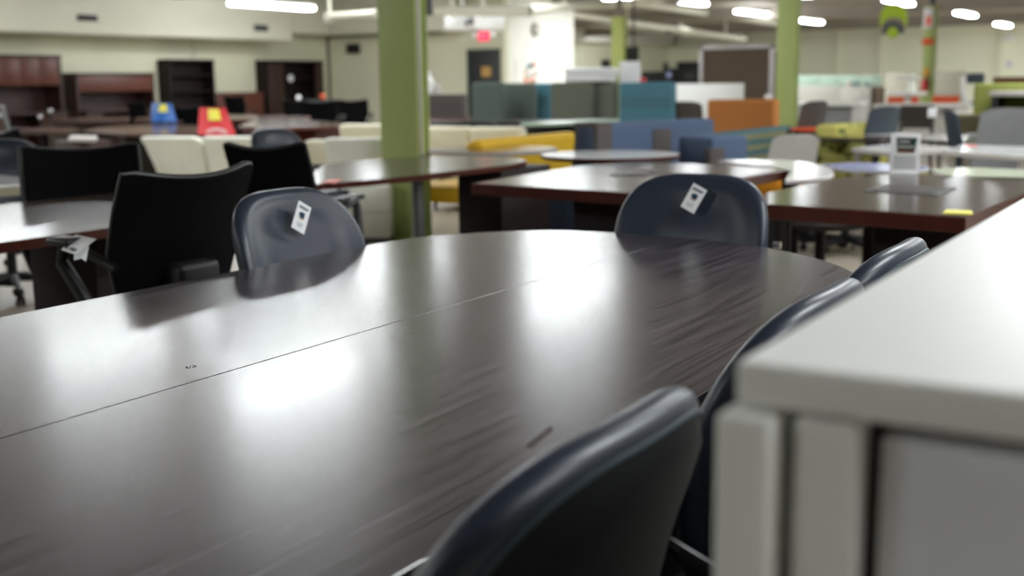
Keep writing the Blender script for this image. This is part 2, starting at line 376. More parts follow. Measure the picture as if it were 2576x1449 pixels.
single('air_duct', MB().box((-24, 55, a.z-.15), (b.x, 55.8, CEIL-.01), .03), M['duct'], 'cream duct across the far wall above the far dark door', 'duct', (-24, 55, a.z))

# ------------------------------------------------------------------ fluorescent fixtures
TUBE = emis('fluorescent_tube', (.93, .98, 1.), LAMP)
def make_light():
    t = Thing('strip_light', 'white fluorescent strip light under the dark ceiling', 'ceiling light', (0, 0, LZ))
    t.part('housing', MB().box((-.11, -1.24, .045), (.11, 1.24, .11), .01), M['white'])
    t.part('tube', MB().box((-.13, -1.2, -.02), (.13, -.02, .05), .02), TUBE)
    t.part('tube', MB().box((-.13, .02, -.02), (.13, 1.2, .05), .02), TUBE)
    for yy in (-1, 1): t.part('hanger', MB().cyl((0, yy, .11), (0, yy, CEIL-LZ), .01, n=8), M['white'])
    return t.o
L0 = make_light()
vis = [(-17.6, 19.1, 'strip light at the top left over the boxed duct'), (-12.4, 28.9, 'short looking strip light nearest the top edge, first in its row'),
       (-12.9, 35.2, 'strip light just left of the second green column'), (-13.2, 41.8, 'strip light just right of the second green column'),
       (-7.8, 41.0, 'strip light to the right of the far red banded column'), (-8.2, 50.6, 'farthest strip light at the right edge'),
       (-9.2, 27.8, 'strip light cut by the top edge above the second green column'),
       (-13.3, 27.4, 'strip light over the bright return wall right of the exit sign')]
LG = 'fluorescent strip lights over the showroom'
hid = [(-10.85, 9.2), (-7.9, 9.0), (-7.9, 14.5), (-11.7, 15.6), (-11.7, 20.8), (.9, 3.6), (2.6, 1.2), (-1.2, 7.4), (-5, -3.5), (-9.5, -1.5), (3.8, 3.2), (3.8, 8.8), (-.2, 12.5),  # fixtures mirrored in the tabletop come first; many others added for brightness
       (-14.0, 14.8), (-15.6, 20.6), (-17.0, 5.6), (-17.2, 11.6), (-15.6, 3.4), (-11.0, 3.6), 
       (-1.0, 13.5), (-1.5, 19.5), (-4, 33), (-8, 33), (0, 22), (0, 40), (3.8, 30), (7, 14), (7, 48), (-2.5, 47), (-2.5, 53), (2.5, 51), (-4.5, 40), (-1.5, 50), (1, 54), (6, 53), (0, 46), (10, 50)]
first = True
for (x, y, lab) in vis:
    if first: L0.location = (x, y, 2.86); L0['label'] = lab; L0['group'] = LG; first = False
    else: dup(L0, (x, y, LZ), 0, lab, LG)
for (x, y) in ((-22, 36.95), (-17, 36.95), (-3.5, 36.95), (-22, 45.95), (-17, 45.95), (-12, 45.95), (-7, 45.95), (-2, 45.95), (3, 45.95), (-21.5, 29.2), (-10.5, 27.95)):  # unseen fixtures added behind beams to lighten the far wall and recess
    dup(L0, (x, y, LZ+.005), PI/2, 'unseen strip light added behind a ceiling beam to brighten the far walls', LG)
for (x, y) in hid: dup(L0, (x, y, LZ), 0, 'unseen white strip light, from a set partly mirrored in tabletops, partly added as fill', LG)

# ------------------------------------------------------------------ green steel columns
def hcol(label, x0, y0, w, d, m, top=CEIL, conduit=True):
    t = Thing('steel_column', label, 'column', (x0+w/2, y0+d/2, 0))
    t.part('shaft', MB().box((x0, y0, 0), (x0+w, y0+.022, top), .003).box((x0, y0+d-.022, 0), (x0+w, y0+d, top), .003).box((x0+w/2-.01, y0+.021, 0), (x0+w/2+.01, y0+d-.021, top)), M[m], world=True)
    if conduit: t.part('side_plate', MB().box((x0+w-.035, y0+.022, 0), (x0+w-.025, y0+d-.022, top)), M[m], world=True)
    t.part('base_plate', MB().box((x0-.06, y0-.06, 0), (x0+w+.06, y0+d+.06, .02)), M[m], world=True)
    if conduit:
        cx = x0+w-.008; cy = y0+.05
        t.part('conduit', MB().cyl((cx, cy, .45), (cx, cy, top), .013, n=12), M['alu'], world=True)
        t.part('outlet_box', MB().box((x0+w+.0, y0+.02, .52), (x0+w+.06, y0+.12, .68), .006), M['steel'], world=True)
        t.part('bracket', MB().box((x0+w-.02, y0+d, 1.75), (x0+w+.02, y0+d+.05, 2.0), .006), M['dks'], world=True)
    return t
c = D(957, 300, 9.25); hcol('nearest wide olive green steel column with a grey conduit on its side', c.x, c.y, .36, .16, 'green')
c = D(1950, 250, 15.5); hcol('green steel column between the orange bench and the grey chairs', c.x, c.y, .255, .17, 'green', conduit=False)
c = D(1538, 150, 27); hcol('lime green steel column above the teal and grey cubicles', c.x, c.y, .30, .2, 'green2', top=PY(1552, 42, c.y).z, conduit=False)
single('column_cap', MB().cyl((c.x+.15, c.y+.1, PY(1552, 42, c.y).z), (c.x+.15, c.y+.1, CEIL), .07), M['ceil'], 'dark post joining the lime column to the ceiling', 'post', (c.x, c.y, 2.9))
c4 = D(2320, 150, 27.5); hcol('far green steel column carrying the fire extinguisher and red band', c4.x, c4.y, .27, .2, 'green', top=PY(2335, 14, c4.y).z, conduit=False)
single('column_cap', MB().cyl((c4.x+.15, c4.y+.1, PY(2335, 12, c4.y).z), (c4.x+.15, c4.y+.1, CEIL), .07), M['blackm'], 'dark post joining the red banded column to the ceiling', 'post', (c4.x, c4.y, 2.9))
def onY(l, t_, r_, b_, Y, th): # box of given pixel extent on a plane facing the viewer
    p, q = PY(l, t_, Y), PY(r_, b_, Y); return MB().box((p.x, Y-th, min(p.z, q.z)), (q.x, Y, max(p.z, q.z)), .004), Vector(((p.x+q.x)/2, Y, min(p.z, q.z)))
y4 = c4.y-.004
b, o = onY(2320, 97, 2349, 112, y4, .01); single('sign_band', b, M['redor'], 'red fire extinguisher band sign on the far green column', 'sign', o)
b, o = onY(2325, 20, 2347, 70, y4, .03); fr = single('framed_notice', b, M['paper'], 'framed red and white notice at the top of the far green column', 'notice', o)
b, o2 = onY(2329, 40, 2343, 64, y4-.03, .004); b.bm.transform(Matrix.Translation(-o)); link('print', b, M['redlab'], fr)
t = Thing('fire_extinguisher', 'red fire extinguisher hanging on the far green column', 'fire extinguisher', PY(2325, 231, y4-.08))
p = PY(2325, 231, y4-.08); tp = PY(2325, 200, y4-.08)
t.part('cylinder', MB().lathe([(.02, 0), (.068, .01), (.07, .04), (.07, tp.z-p.z-.05), (.05, tp.z-p.z-.01), (.022, tp.z-p.z)], n=20), M['red'])
t.part('valve', MB().box((-.03, -.03, tp.z-p.z), (.03, .03, tp.z-p.z+.05), .01).cyl((0, 0, tp.z-p.z+.05), (.08, 0, tp.z-p.z+.07), .01), M['steel'])
t.part('hose', MB().tube([(.03, 0, tp.z-p.z+.03), (.09, 0, tp.z-p.z-.05), (.08, 0, tp.z-p.z-.2)], .012), M['black'])
b, o = onY(2326, 172, 2334, 196, y4-.01, .01); single('inspection_tag', b, M['amber'], 'yellow orange tag above the fire extinguisher', 'tag', o)
b, o = onY(2344, 174, 2354, 198, y4+.1, .01); single('paper_notice', b, M['paper'], 'white paper notice on the right side of the far green column', 'notice', o)

# ------------------------------------------------------------------ hanging round sign
Y0 = 22.
cp = PY(2247, 62, Y0); R = (PY(2281, 40, Y0).x-PY(2214, 40, Y0).x)/2; tz = PY(2247, 8, Y0).z
t = Thing('hanging_sign', 'lime and grey arched sign hanging from the ceiling left of the far green column', 'sign', (cp.x, Y0, cp.z))
def arch(r, zb, ztop, r_in=None, n=24):
    out = [(r*math.cos(PI*i/n), ztop-r+r*math.sin(PI*i/n)) for i in range(n+1)]
    out += [(-r, zb), (r, zb)] if r_in is None else [(-r, zb)]+[(-r_in*math.cos(PI*i/n), zb+r_in*.75*math.sin(PI*i/n)) for i in range(n+1)]+[(r, zb)]
    return out
def plateY(pts, y0, y1):
    m = MB().prism([(p[0], p[1]) for p in pts], 0, 1); 
    for v in m.bm.verts: v.co = Vector((v.co.x, y0+(y1-y0)*v.co.z, v.co.y))
    bmesh.ops.recalc_face_normals(m.bm, faces=m.bm.faces[:]); return m
hgt = tz-cp.z
t.part('sign_arch', plateY(arch(R, -.02, hgt, R*.85), -.02, .02), M['limes'])
t.part('sign_band', plateY([(R*.86*math.cos(PI*i/20), -.16+R*.9*math.sin(PI*i/20)) for i in range(21)]+[(-R*.45*math.cos(PI*i/20), -.16+R*.38*math.sin(PI*i/20)) for i in range(21)], -.03, .03), M['dks'])
t.part('sign_dot', plateY([(R*.42*math.cos(2*PI*i/24), -.14+R*.42*math.sin(2*PI*i/24)) for i in range(24)], -.035, .035), M['limes'])
t.part('wire', MB().cyl((0, 0, hgt-.02), (0, 0, CEIL-cp.z), .006, n=6), M['steel'])

# wall clock
p = PY(2539, 163, YE-.02); t = Thing('wall_clock', 'round white wall clock high on the far wall at the right', 'clock', p)
rr = (PY(2552, 163, YE).x-PY(2527, 163, YE).x)/2
t.part('case', MB().cyl((0, 0, 0), (0, -.08, 0), rr, n=32), M['white'])
t.part('hand', MB().box((-.02, -.10, 0), (.02, -.082, rr*.7)).box((0, -.10, -.02), (rr*.5, -.082, .02)), M['dks'])
b, o = onY(2525, 90, 2552, 103, YE-.02, .3); single('wall_box', b, M['white'], 'small white electrical box above the wall clock', 'box', o)

# exit sign
Ys = 20.5; p, q = PY(1203, 79, Ys), PY(1229, 103, Ys)
t = Thing('exit_sign', 'glowing red EXIT sign hanging over the dark door', 'exit sign', ((p.x+q.x)/2, Ys, q.z))
t.part('housing', MB().box((p.x, Ys-.02, q.z), (q.x, Ys+.05, p.z), .01), emis('exit_red', (1, .025, .09), .95, .02), world=True)
hw = q.x-p.x; hh = p.z-q.z
ex = MB()
for i, ch in enumerate('EXIT'):
    x0 = p.x+hw*(.12+.2*i); x1 = x0+hw*.14; za, zb = q.z+hh*.25, q.z+hh*.75; s = hw*.03; Yq = Ys-.026
    def bar(xa, xb, zc, zd): ex.box((xa, Yq, zc), (xb, Yq+.005, zd))
    if ch == 'E': bar(x0, x0+s, za, zb); bar(x0, x1, za, za+s); bar(x0, x1, zb-s, zb); bar(x0, x1, (za+zb)/2-s/2, (za+zb)/2+s/2)
    if ch == 'X': ex.tube([(x0, Yq, za), (x1, Yq, zb)], s/2, 4); ex.tube([(x0, Yq, zb), (x1, Yq, za)], s/2, 4)
    if ch == 'I': bar((x0+x1)/2-s/2, (x0+x1)/2+s/2, za, zb)
    if ch == 'T': bar((x0+x1)/2-s/2, (x0+x1)/2+s/2, za, zb); bar(x0, x1, zb-s, zb)
t.part('lettering', ex, emis('exit_letters', (1, .35, .42), 1.0, .02), world=True)
t.part('emergency_lamp', MB().ball((q.x+.09, Ys, p.z-.08), .06), M['white'], world=True)
t.part('emergency_lamp', MB().ball((p.x-.09, Ys, p.z-.08), .06), M['white'], world=True)
t.part('stem', MB().cyl(((p.x+q.x)/2, Ys, p.z), ((p.x+q.x)/2, Ys, CEIL), .012, n=8), M['white'], world=True)

# ------------------------------------------------------------------ main conference table
TZ = .74
end = [G(*p, TZ) for p in ((922, 616), (1000, 603), (1100, 592), (1250, 582), (1400, 578), (1560, 585), (1750, 600), (1930, 622), (2060, 650), (2155, 685))]
XL, XS, XRt = -2.281, -1.477, -.695
L = [(XL, -.4), (XL, 1.2), (XL, 2.85)]
out = [(p.x, p.y) for p in end]
def smooth(pts, it=2):
    for _ in range(it):
        q = [pts[0]]
        for i in range(len(pts)-1):
            a, b = pts[i], pts[i+1]; q += [(a[0]*.75+b[0]*.25, a[1]*.75+b[1]*.25), (a[0]*.25+b[0]*.75, a[1]*.25+b[1]*.75)]
        q.append(pts[-1]); pts = q
    return pts
arc = smooth([(XL, 2.3), (XL, 2.72)]+out[1:]+[(-.735, 2.80), (XRt, 2.5), (XRt, 2.0)], 2)
arc2 = [(x, 1.2-y) for (x, y) in reversed(arc)]      # near end, mirrored, out of the frame below the camera
full = [(XL, .3)]+arc+[(XRt, .4)]+arc2
def clip(poly, xs, keep_left):
    res = []
    for i in range(len(poly)):
        a, b = poly[i], poly[(i+1) % len(poly)]; ia = (a[0] <= xs) == keep_left; ib = (b[0] <= xs) == keep_left
        if ia: res.append(a)
        if ia != ib: f = (xs-a[0])/(b[0]-a[0]); res.append((xs, a[1]+f*(b[1]-a[1])))
    return res
def dedupe(p):
    r = []
    for q in p:
        if not r or (abs(q[0]-r[-1][0])+abs(q[1]-r[-1][1])) > 1e-4: r.append(q)
    if abs(r[0][0]-r[-1][0])+abs(r[0][1]-r[-1][1]) < 1e-4: r.pop()
    return r
T = Thing('conference_table', 'big charcoal wood grain conference table with rounded end filling the foreground', 'table', (-1.48, 1.2, 0))
T.part('tabletop', MB().prism(dedupe(clip(full, XS-.0009, True)), TZ-.038, TZ, .0012, 1), M['table'], world=True)
T.part('tabletop', MB().prism(dedupe(clip(full, XS+.0009, False)), TZ-.038, TZ, .0012, 1), M['table'], world=True)
for yy in (.1, 2.2): T.part('pedestal', MB().box((-1.85, yy-.2, 0), (-1.1, yy+.2, TZ-.038), .01), M['espr'], world=True)
T.part('modesty_beam', MB().box((-1.5, .3, .3), (-1.45, 2.0, .65), .004), M['espr'], world=True)
p = G(480, 923, TZ); q = MB()
for i in range(9):
    an = i*.7; q.ball((p.x+.006*math.cos(an)*(1+.3*math.sin(3*i)), p.y+.009*math.sin(an), TZ+.0002), (.0018, .0022, .0004), 1)
T.part('scuff', q, M['espr'], world=True, label='small dark scuff mark on the top')

# ------------------------------------------------------------------ blue leather chair
def leather_chair(label, loc, rz, grp):
    t = Thing('leather_conference_chair', label, 'chair', loc, rz, grp)
    W2, ZB, ZT = .258, .47, .925
    zc, hz = (ZB+ZT)/2, (ZT-ZB)/2
    def outl(th):
        c_, s_ = math.cos(th), math.sin(th); n = 3.3 if s_ > 0 else 4.5
        r = (abs(c_)**n+abs(s_)**n)**(-1/n); x, z = r*c_, r*s_
        return x*W2*(1-.06*max(0, z)**2+.02*(1-abs(z))), z*hz
    def place(x, z, y):   # curvature, lean, then to chair space
        y = y+.50*x*x
        zz = z; lean = math.radians(13); yy = y*math.cos(lean) - (zz+hz)*math.sin(lean)
        return Vector((x, -.20+yy+.02*math.cos(z/hz*2.2), zc-hz+(zz+hz)*math.cos(lean)+y*math.sin(lean)+.012))
    NF, NO, NT = 18, 12, 84
    def front_y(r):
        cush = .010*max(0, 1-(r/.62)**2); step = 1/(1+math.exp((r-.60)*14))
        return .046+.013*math.exp(-((r-.78)/.22)**2)+cush-.003*step
    def prof(front):
        if front:
            y1 = front_y(.86)
            p = [(.86*(k/NF)**.85, front_y(.86*(k/NF)**.85)) for k in range(NF+1)]
            for k in range(1, NO+1):
                a = math.radians(152)*k/NO; p.append((.86+.14*math.sin(a), y1*.5*(1+math.cos(a))+.002))
            return p
        a = math.radians(152); re = .86+.14*math.sin(a); ye = front_y(.86)*.5*(1+math.cos(a))+.002
        return [(re*k/10, ye-.022*math.sqrt(max(0, 1-(k/10)**6))) for k in range(11)]
    def surf(front):
        b = bmesh.new(); rings = []
        for (r, y) in prof(front):
            rings.append([b.verts.new(place(outl(2*PI*j/NT)[0]*r, outl(2*PI*j/NT)[1]*r, y)) for j in range(NT)])
        for i in range(len(rings)-1):
            for j in range(NT): b.faces.new((rings[i][j], rings[i][(j+1) % NT], rings[i+1][(j+1) % NT], rings[i+1][j]))
        bmesh.ops.remove_doubles(b, verts=b.verts[:], dist=1e-5)
        bmesh.ops.recalc_face_normals(b, faces=b.faces[:])
        m = MB(); m._add(b); return m
    bk = t.part('backrest', surf(True), M['leather'], ang=80)
    link('back_panel', surf(False), M['leatherb'], bk, ang=80)
    re_, ye_ = prof(True)[-1]; pth = [place(*[v*re_*1.004 for v in outl(2*PI*j/NT)], ye_) for j in range(NT)]
    link('piping', MB().tube(pth, .0032, 6, close=True), M['piping'], bk)
    # seat
    sm = MB().box((-.25, -.22, .40), (.25, .27, .50), .045, seg=4)
    for v in sm.bm.verts: v.co.z += .03*(v.co.x/.25)**2*(.5 if v.co.z > .45 else 0) - .02*max(0, (v.co.y-.1)/.17)
    t.part('seat', sm, M['leather'], ang=80)
    for s in (-1, 1):
        a = t.part('armrest', MB().tube([(s*.245, -.20, .56), (s*.285, -.16, .60), (s*.285, -.08, .635), (s*.285, .04, .635), (s*.285, .12, .60), (s*.27, .14, .50), (s*.2, .10, .405)], .014, 10), M['black'])
        link('arm_pad', MB().box((s*.285-.025, -.12, .64), (s*.285+.025, .08, .66), .009, seg=3), M['black'], a)
    t.part('knob', MB().cyl((-.262, -.235, .72), (-.285, -.235, .72), .012, n=14), M['chrome'])
    t.part('gas_lift', MB().cyl((0, 0, .12), (0, 0, .40), .028).cyl((0, 0, .34), (0, 0, .40), .06), M['blackm'])
    b_ = MB()
    for k in range(5):
        an = 2*PI*k/5+.3; b_.tube([(.02*math.cos(an), .02*math.sin(an), .13), (.15*math.cos(an), .15*math.sin(an), .12), (.29*math.cos(an), .29*math.sin(an), .085)], [.028, .022, .014], 8)
    base = t.part('star_base', b_, M['black'])
    for k in range(5):
        an = 2*PI*k/5+.3; x, y = .29*math.cos(an), .29*math.sin(an)
        link('caster', MB().cyl((x-.022, y, .03), (x-.006, y, .03), .029, n=16).cyl((x+.006, y, .03), (x+.022, y, .03), .029, n=16).cyl((x, y, .03), (x, y, .09), .008), M['black'], base)
    return t
GB = 'blue leather conference chairs around the main table'
# top of the backrest sits 0.30 m behind the origin
chA = leather_chair('nearest blue leather chair, its dark back filling the bottom centre foreground', (-.735, .95, 0), PI/2, GB)
chB = dup(chA.o, (-.765, 1.695, 0), PI/2, 'blue leather chair touching the left edge of the white cabinet top', GB)
chC = dup(chA.o, (-.785, 2.225, 0), PI/2, 'farthest of the three blue leather chairs beside the white cabinet', GB)
ch1 = dup(chA.o, (-2.11, 2.572, 0), -PI/2, 'blue leather chair with a white tag at the left side of the main table', GB)
ch2 = dup(chA.o, (-1.475, 3.31, 0), PI, 'blue leather chair with a white tag facing us at the rounded table end', GB)
c = G(700, 331, .90); ch3 = dup(chA.o, (c.x+.30, c.y-.12, 0), -PI/2, 'blue leather chair behind the middle black chair, beside the cream loveseat', 'blue leather chairs at other tables')
c = G(28, 362, .90); ch4 = dup(chA.o, (c.x+.22, c.y-.22, 0), -PI/2-.5, 'blue leather chair cut by the left edge behind the black chair', 'blue leather chairs at other tables')

# price tags
def price_tag(label, q, nm='price_tag'):
    q = [Vector(p) for p in q]; c = sum(q, Vector())/4
    t = Thing(nm, label, 'tag', c)
    t.part('card', MB().card(q, .0008), M['paper'], world=True)
    n = (q[1]-q[0]).cross(q[3]-q[0]).normalized()
    if n.dot(CO-c) < 0: n = -n
    def at(u, v, h=.0013): return q[0]+(q[1]-q[0])*u+(q[3]-q[0])*v+n*h
    def patch(u0, u1, v0, v1): return [at(u0, v0), at(u1, v0), at(u1, v1), at(u0, v1)]
    t.part('heading', MB().card(patch(.14, .88, .12, .15), .0002).card(patch(.14, .80, .175, .205), .0002), M['ink'], world=True)
    t.part('picture', MB().card(patch(.36, .68, .32, .52), .0002).card(patch(.27, .36, .36, .46), .0002), M['ink2'], world=True)
    t.part('picture', MB().card(patch(.33, .66, .53, .565), .0002), M['tan'], world=True)
    lines = MB()
    for v, u in ((.70, .22), (.745, .3), (.79, .26), (.835, .33)): lines.card(patch(u, 1-u, v, v+.014), .0002)
    t.part('small_print', lines, M['ink3'], world=True)
    return t
price_tag('white price tag on the blue chair at the left side of the table', [PX(752, 504, -2.30), PX(783, 523, -2.30), PX(765, 590, -2.30), PX(733, 571, -2.30)])
price_tag('white price tag on the blue chair facing us at the table end', [PY(1745, 460, 3.50), PY(1779, 479, 3.50), PY(1745, 538, 3.48), PY(1712, 519, 3.48)])
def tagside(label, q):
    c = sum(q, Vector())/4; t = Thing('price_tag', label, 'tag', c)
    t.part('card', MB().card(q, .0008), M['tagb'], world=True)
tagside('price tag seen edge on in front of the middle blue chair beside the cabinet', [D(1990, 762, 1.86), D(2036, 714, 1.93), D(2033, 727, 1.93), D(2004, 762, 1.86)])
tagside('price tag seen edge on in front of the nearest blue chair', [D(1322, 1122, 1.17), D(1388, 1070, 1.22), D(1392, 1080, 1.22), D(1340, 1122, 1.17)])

# ------------------------------------------------------------------ black task chair
def task_chair(label, loc, rz, top=.98, grp=None, detail=True, w=.5, az=0., ay=0., ab=0.):
    t = Thing('black_task_chair', label, 'chair', loc, rz, grp)
    ZT = top; ZB = .42
    def bk(u, v):  # u across, v up
        z = ZB+(ZT-ZB)*v; wd = w/2*(.60+.40*min(1, v/.55)**.8)
        x = (u-.5)*2*wd; lean = -.10*v*v-.045*v
        corner = .03*max(0, (abs(u-.5)*2-.8)/.2)**2*(v > .85)
        return Vector((x, -.22+lean+.75*x*x, z+.034*(2*abs(u-.5))**2*v-corner*.35))
    back = t.part('backrest', MB().grid(bk, 20, 20, .018), M['blackf'], ang=60)
    edge = [bk(0, v/16) for v in range(17)]+[bk(u/16, 1) for u in range(1, 16)]+[bk(1, 1-v/16) for v in range(17)]
    link('frame', MB().tube(edge, .010, 8), M['blackm'], back)
    if detail:
        lp = MB().grid(lambda u, v: bk(.22+.56*u, .02+.30*v)+Vector((0, -.022, 0)), 10, 8, .012)
        link('lumbar_shell', lp, M['dkpl'], back, ang=60)
        link('bracket', MB().box((-.085, -.345, .40), (.085, -.25, .685), .022, seg=3), M['dkpl'], back)
        for r in range(3):
            for k in range(9-2*r):
                u = .5+(k-(8-2*r)/2)*.045; p = bk(u, .38+.05*r+.02*abs(k-(8-2*r)/2)/4)
                link('vent_hole', MB().cyl((p.x, p.y-.030, p.z), (p.x, p.y-.0215, p.z), .0045, n=8), M['void'], back)
    sm = MB().box((-.24, -.22, .40), (.24, .25, .48), .035, seg=3)
    t.part('seat', sm, M['blackf'], ang=70)
    for s in (-1, 1):
        a = t.part('armrest', MB().tube([(s*.17, -.02-ab, .40), (s*.24, -ab, .42), (s*.27, .05-ab, .53), (s*(.04+w/2), .10-ay, .645+az*.8), (s*(.04+w/2), .08-ay, .685+az), (s*.29, -.02-ay*.5, .69+az), (s*.28, -.14, .67+az), (s*.25, -.25, .62+az)], [.022, .025, .024, .022, .02, .018, .016, .014], 10), M['black'])
        link('arm_pad', MB().box((s*(.04+w/2)-.036, -.13, .685+az), (s*(.04+w/2)+.036, .13-ay, .712+az), .013, seg=3), M['black'], a)
    t.part('gas_lift', MB().cyl((0, 0, .12), (0, 0, .40), .027).box((-.09, -.1, .36), (.09, .1, .40), .01), M['blackm'])
    b_ = MB()
    for k in range(5):
        an = 2*PI*k/5+.1; b_.tube([(.02*math.cos(an), .02*math.sin(an), .125), (.17*math.cos(an), .17*math.sin(an), .12), (.31*math.cos(an), .31*math.sin(an), .085)], [.032, .026, .018], 8)
    base = t.part('star_base', b_, M['black'])
    for k in range(5):
        an = 2*PI*k/5+.1; x, y = .31*math.cos(an), .31*math.sin(an)
        link('caster', MB().cyl((x-.024, y, .031), (x-.006, y, .031), .03, n=16).cyl((x+.006, y, .031), (x+.024, y, .031), .03, n=16).cyl((x, y, .03), (x, y, .09), .009), M['black'], base)
    return t
GK = 'black mesh task chairs'
k1 = task_chair('nearest black mesh task chair, white tag on its armrest, left of the main table', (-3.11, 2.63, 0), PI/2-.04, .955, GK, w=.51, az=.07, ay=.15, ab=.22)
# tag on its arm
bs = Vector((-6.25, 4.15, 0)); t = Thing('swivel_chair', 'black swivel chair base seen under the dark table at the left edge', 'chair', bs, .5, GK)
t.part('seat', MB().box((-.32, -.22, .42), (.12, .2, .48), .03, seg=3), M['blackf'])
t.part('gas_lift', MB().cyl((-.1, 0, .1), (-.1, 0, .43), .03), M['black'])
b_ = MB()
for k in range(5): an = 2*PI*k/5+.2; b_.tube([(-.1, 0, .13), (-.1+.32*math.cos(an), .32*math.sin(an), .09)], [.032, .02], 8); b_.ball((-.1+.32*math.cos(an), .32*math.sin(an), .04), .038, 1)
t.part('star_base', b_, M['black'])
p = G(172, 628, .70)
t = Thing('hanging_label', 'white printed label looped over the armrest of the nearest black chair', 'tag', p)
q = [D(154, 628, 3.55), D(190, 590, 3.62), D(243, 601, 3.58), D(189, 640, 3.50)]
t.part('card', MB().card([q[0], q[1], q[2], q[3]], .0008), M['paper'], world=True)
q2 = [D(186, 636, 3.53), D(224, 612, 3.58), D(222, 632, 3.58), D(216, 658, 3.56), D(205, 650, 3.55), D(186, 655, 3.53)]
m_ = MB(); vs = [m_.bm.verts.new(v) for v in q2]; m_.bm.faces.new(vs); bmesh.ops.solidify(m_.bm, geom=m_.bm.faces[:], thickness=.001)
t.part('card', m_, M['paper'], world=True)
n_ = (q[1]-q[0]).cross(q[3]-q[0]).normalized(); n_ = n_ if n_.dot(CO-q[0]) > 0 else -n_
def at(u, v, h=.0015): return q[0]+(q[3]-q[0])*u+(q[1]-q[0])*v+n_*h
lt = MB()
for i in range(7):
    if i == 2: continue
    u = .1+.12*i; lt.card([at(u, .12), at(u+.08, .12), at(u+.08, .28), at(u, .28)], .0002)
t.part('lettering', lt, M['inkb'], world=True)
lt = MB()
for i, ln in enumerate((.5, .4, .55)): lt.card([at(.2, .5+.12*i), at(.2+ln, .5+.12*i), at(.2+ln, .53+.12*i), at(.2, .53+.12*i)], .0002)
t.part('small_print', lt, M['ink3'], world=True)

def place_px(pl, pr, yl, yr, z):   # two pixels at one height: centre, width, angle
    a, b = G(pl, yl, z), G(pr, yr, z); d = b-a; return (a+b)/2, d.length, math.atan2(d.y, d.x)
def chair_at(label, pl, pr, y, z, rz, src=k1, off=.36):
    c, wd, an = place_px(pl, pr, y, y, z)
    bx_, by_ = -math.sin(rz)*-1, 0
    # back sits at local -Y * off
    bo = Vector((math.sin(rz)*off, -math.cos(rz)*off, 0))
    return dup(src.o, (c.x-bo.x, c.y-bo.y, 0), rz, label, GK)
c, wd, an = place_px(70, 335, 380, 378, .93)
k2 = task_chair('wide black chair behind the dark table at the left', (c.x+.28, c.y-.22, 0), -2.23, .93, GK, w=.54)
c, wd, an = place_px(590, 770, 376, 376, .95)
k3 = task_chair('black chair behind the tagged blue chair, in front of the cream loveseat', (c.x-.12, c.y+.33, 0), .25, .95, GK, w=.40)
c, wd, an = place_px(10, 165, 336, 330, .92)
k4 = task_chair('black chair at the far left behind the blue chair', (c.x+.25, c.y-.1, 0), -PI/2+.5, .92, GK, w=.5)
def far_black(label, pl, pr, y, z, rz):
    c, wd, an = place_px(pl, pr, y, y, z)
    return task_chair(label, (c.x, c.y, 0), rz, z, 'black office chairs on the far side of the showroom', detail=False, w=min(.6, wd*1.02))
far_black('black chair in front of the inner wall, left of the nearest column', 846, 926, 254, .93, .6)
far_black('black chair beside the orange topped box near the dark bookcase', 782, 842, 256, .94, .5)
far_black('dark chair by the grey cubicle just right of the nearest column', 1100, 1142, 251, .96, -.9)
far_black('dark chair against the low cherry panel on the left wall', 590, 622, 243, .98, .2)
far_black('black chair behind the red cloth draped chair', 465, 508, 272, .90, .5)
far_black('dark chair in front of the first cherry hutch', 78, 116, 258, .92, .2)
far_black('small dark chair in front of the second hutch beside the blue chair', 352, 384, 258, .92, .2)
far_black('black chair with a white tag beside the second bookcase', 735, 778, 254, .93, .4)

# ------------------------------------------------------------------ tables
def poly_table(label, pts, z=.74, th=.035, top='gloss', edge='mahog', base=None, name='table', grp=None, sm=0, bm='espr', cat='table'):
    P = [G(*p, z) if len(p) == 2 else Vector(p) for p in pts]
    pl = [(p.x, p.y) for p in P]
    if sm: pl = dedupe(smooth(pl+[pl[0]], sm))
    cx = sum(p[0] for p in pl)/len(pl); cy = sum(p[1] for p in pl)/len(pl)
    ar = sum(pl[i][0]*pl[(i+1) % len(pl)][1]-pl[(i+1) % len(pl)][0]*pl[i][1] for i in range(len(pl)))
    if ar < 0: pl = pl[::-1]
    t = Thing(name, label, cat, (cx, cy, 0), 0, grp)
    t.part('edge_band', MB().prism(pl, z-th, z-.003, .003, 1), M[edge], world=True)
    inn = [(cx+(x-cx)*.985, cy+(y-cy)*.985) for x, y in pl]
    t.part('tabletop', MB().prism(inn, z-.003, z), M[top], world=True)
    for bs in (base or []):
        k = bs[0]
        if k == 'box': t.part('pedestal', MB().box((bs[1], bs[3], 0), (bs[2], bs[4], z-th), .006), M[bm], world=True)
        if k == 'leg': t.part('leg', MB().cyl((bs[1], bs[2], 0), (bs[1], bs[2], z-th), bs[3], n=14), M[bs[4]], world=True)
        if k == 'disc':
            t.part('column', MB().cyl((bs[1], bs[2], .02), (bs[1], bs[2], z-th), .05), M[bm], world=True)
            t.part('foot', MB().lathe([(.02, .06), (.26, .02), (.28, .0)], (bs[1], bs[2])), M[bm], world=True)
    return t
def cbase(c, kind='disc', r=.3): return [('disc', c.x, c.y)]
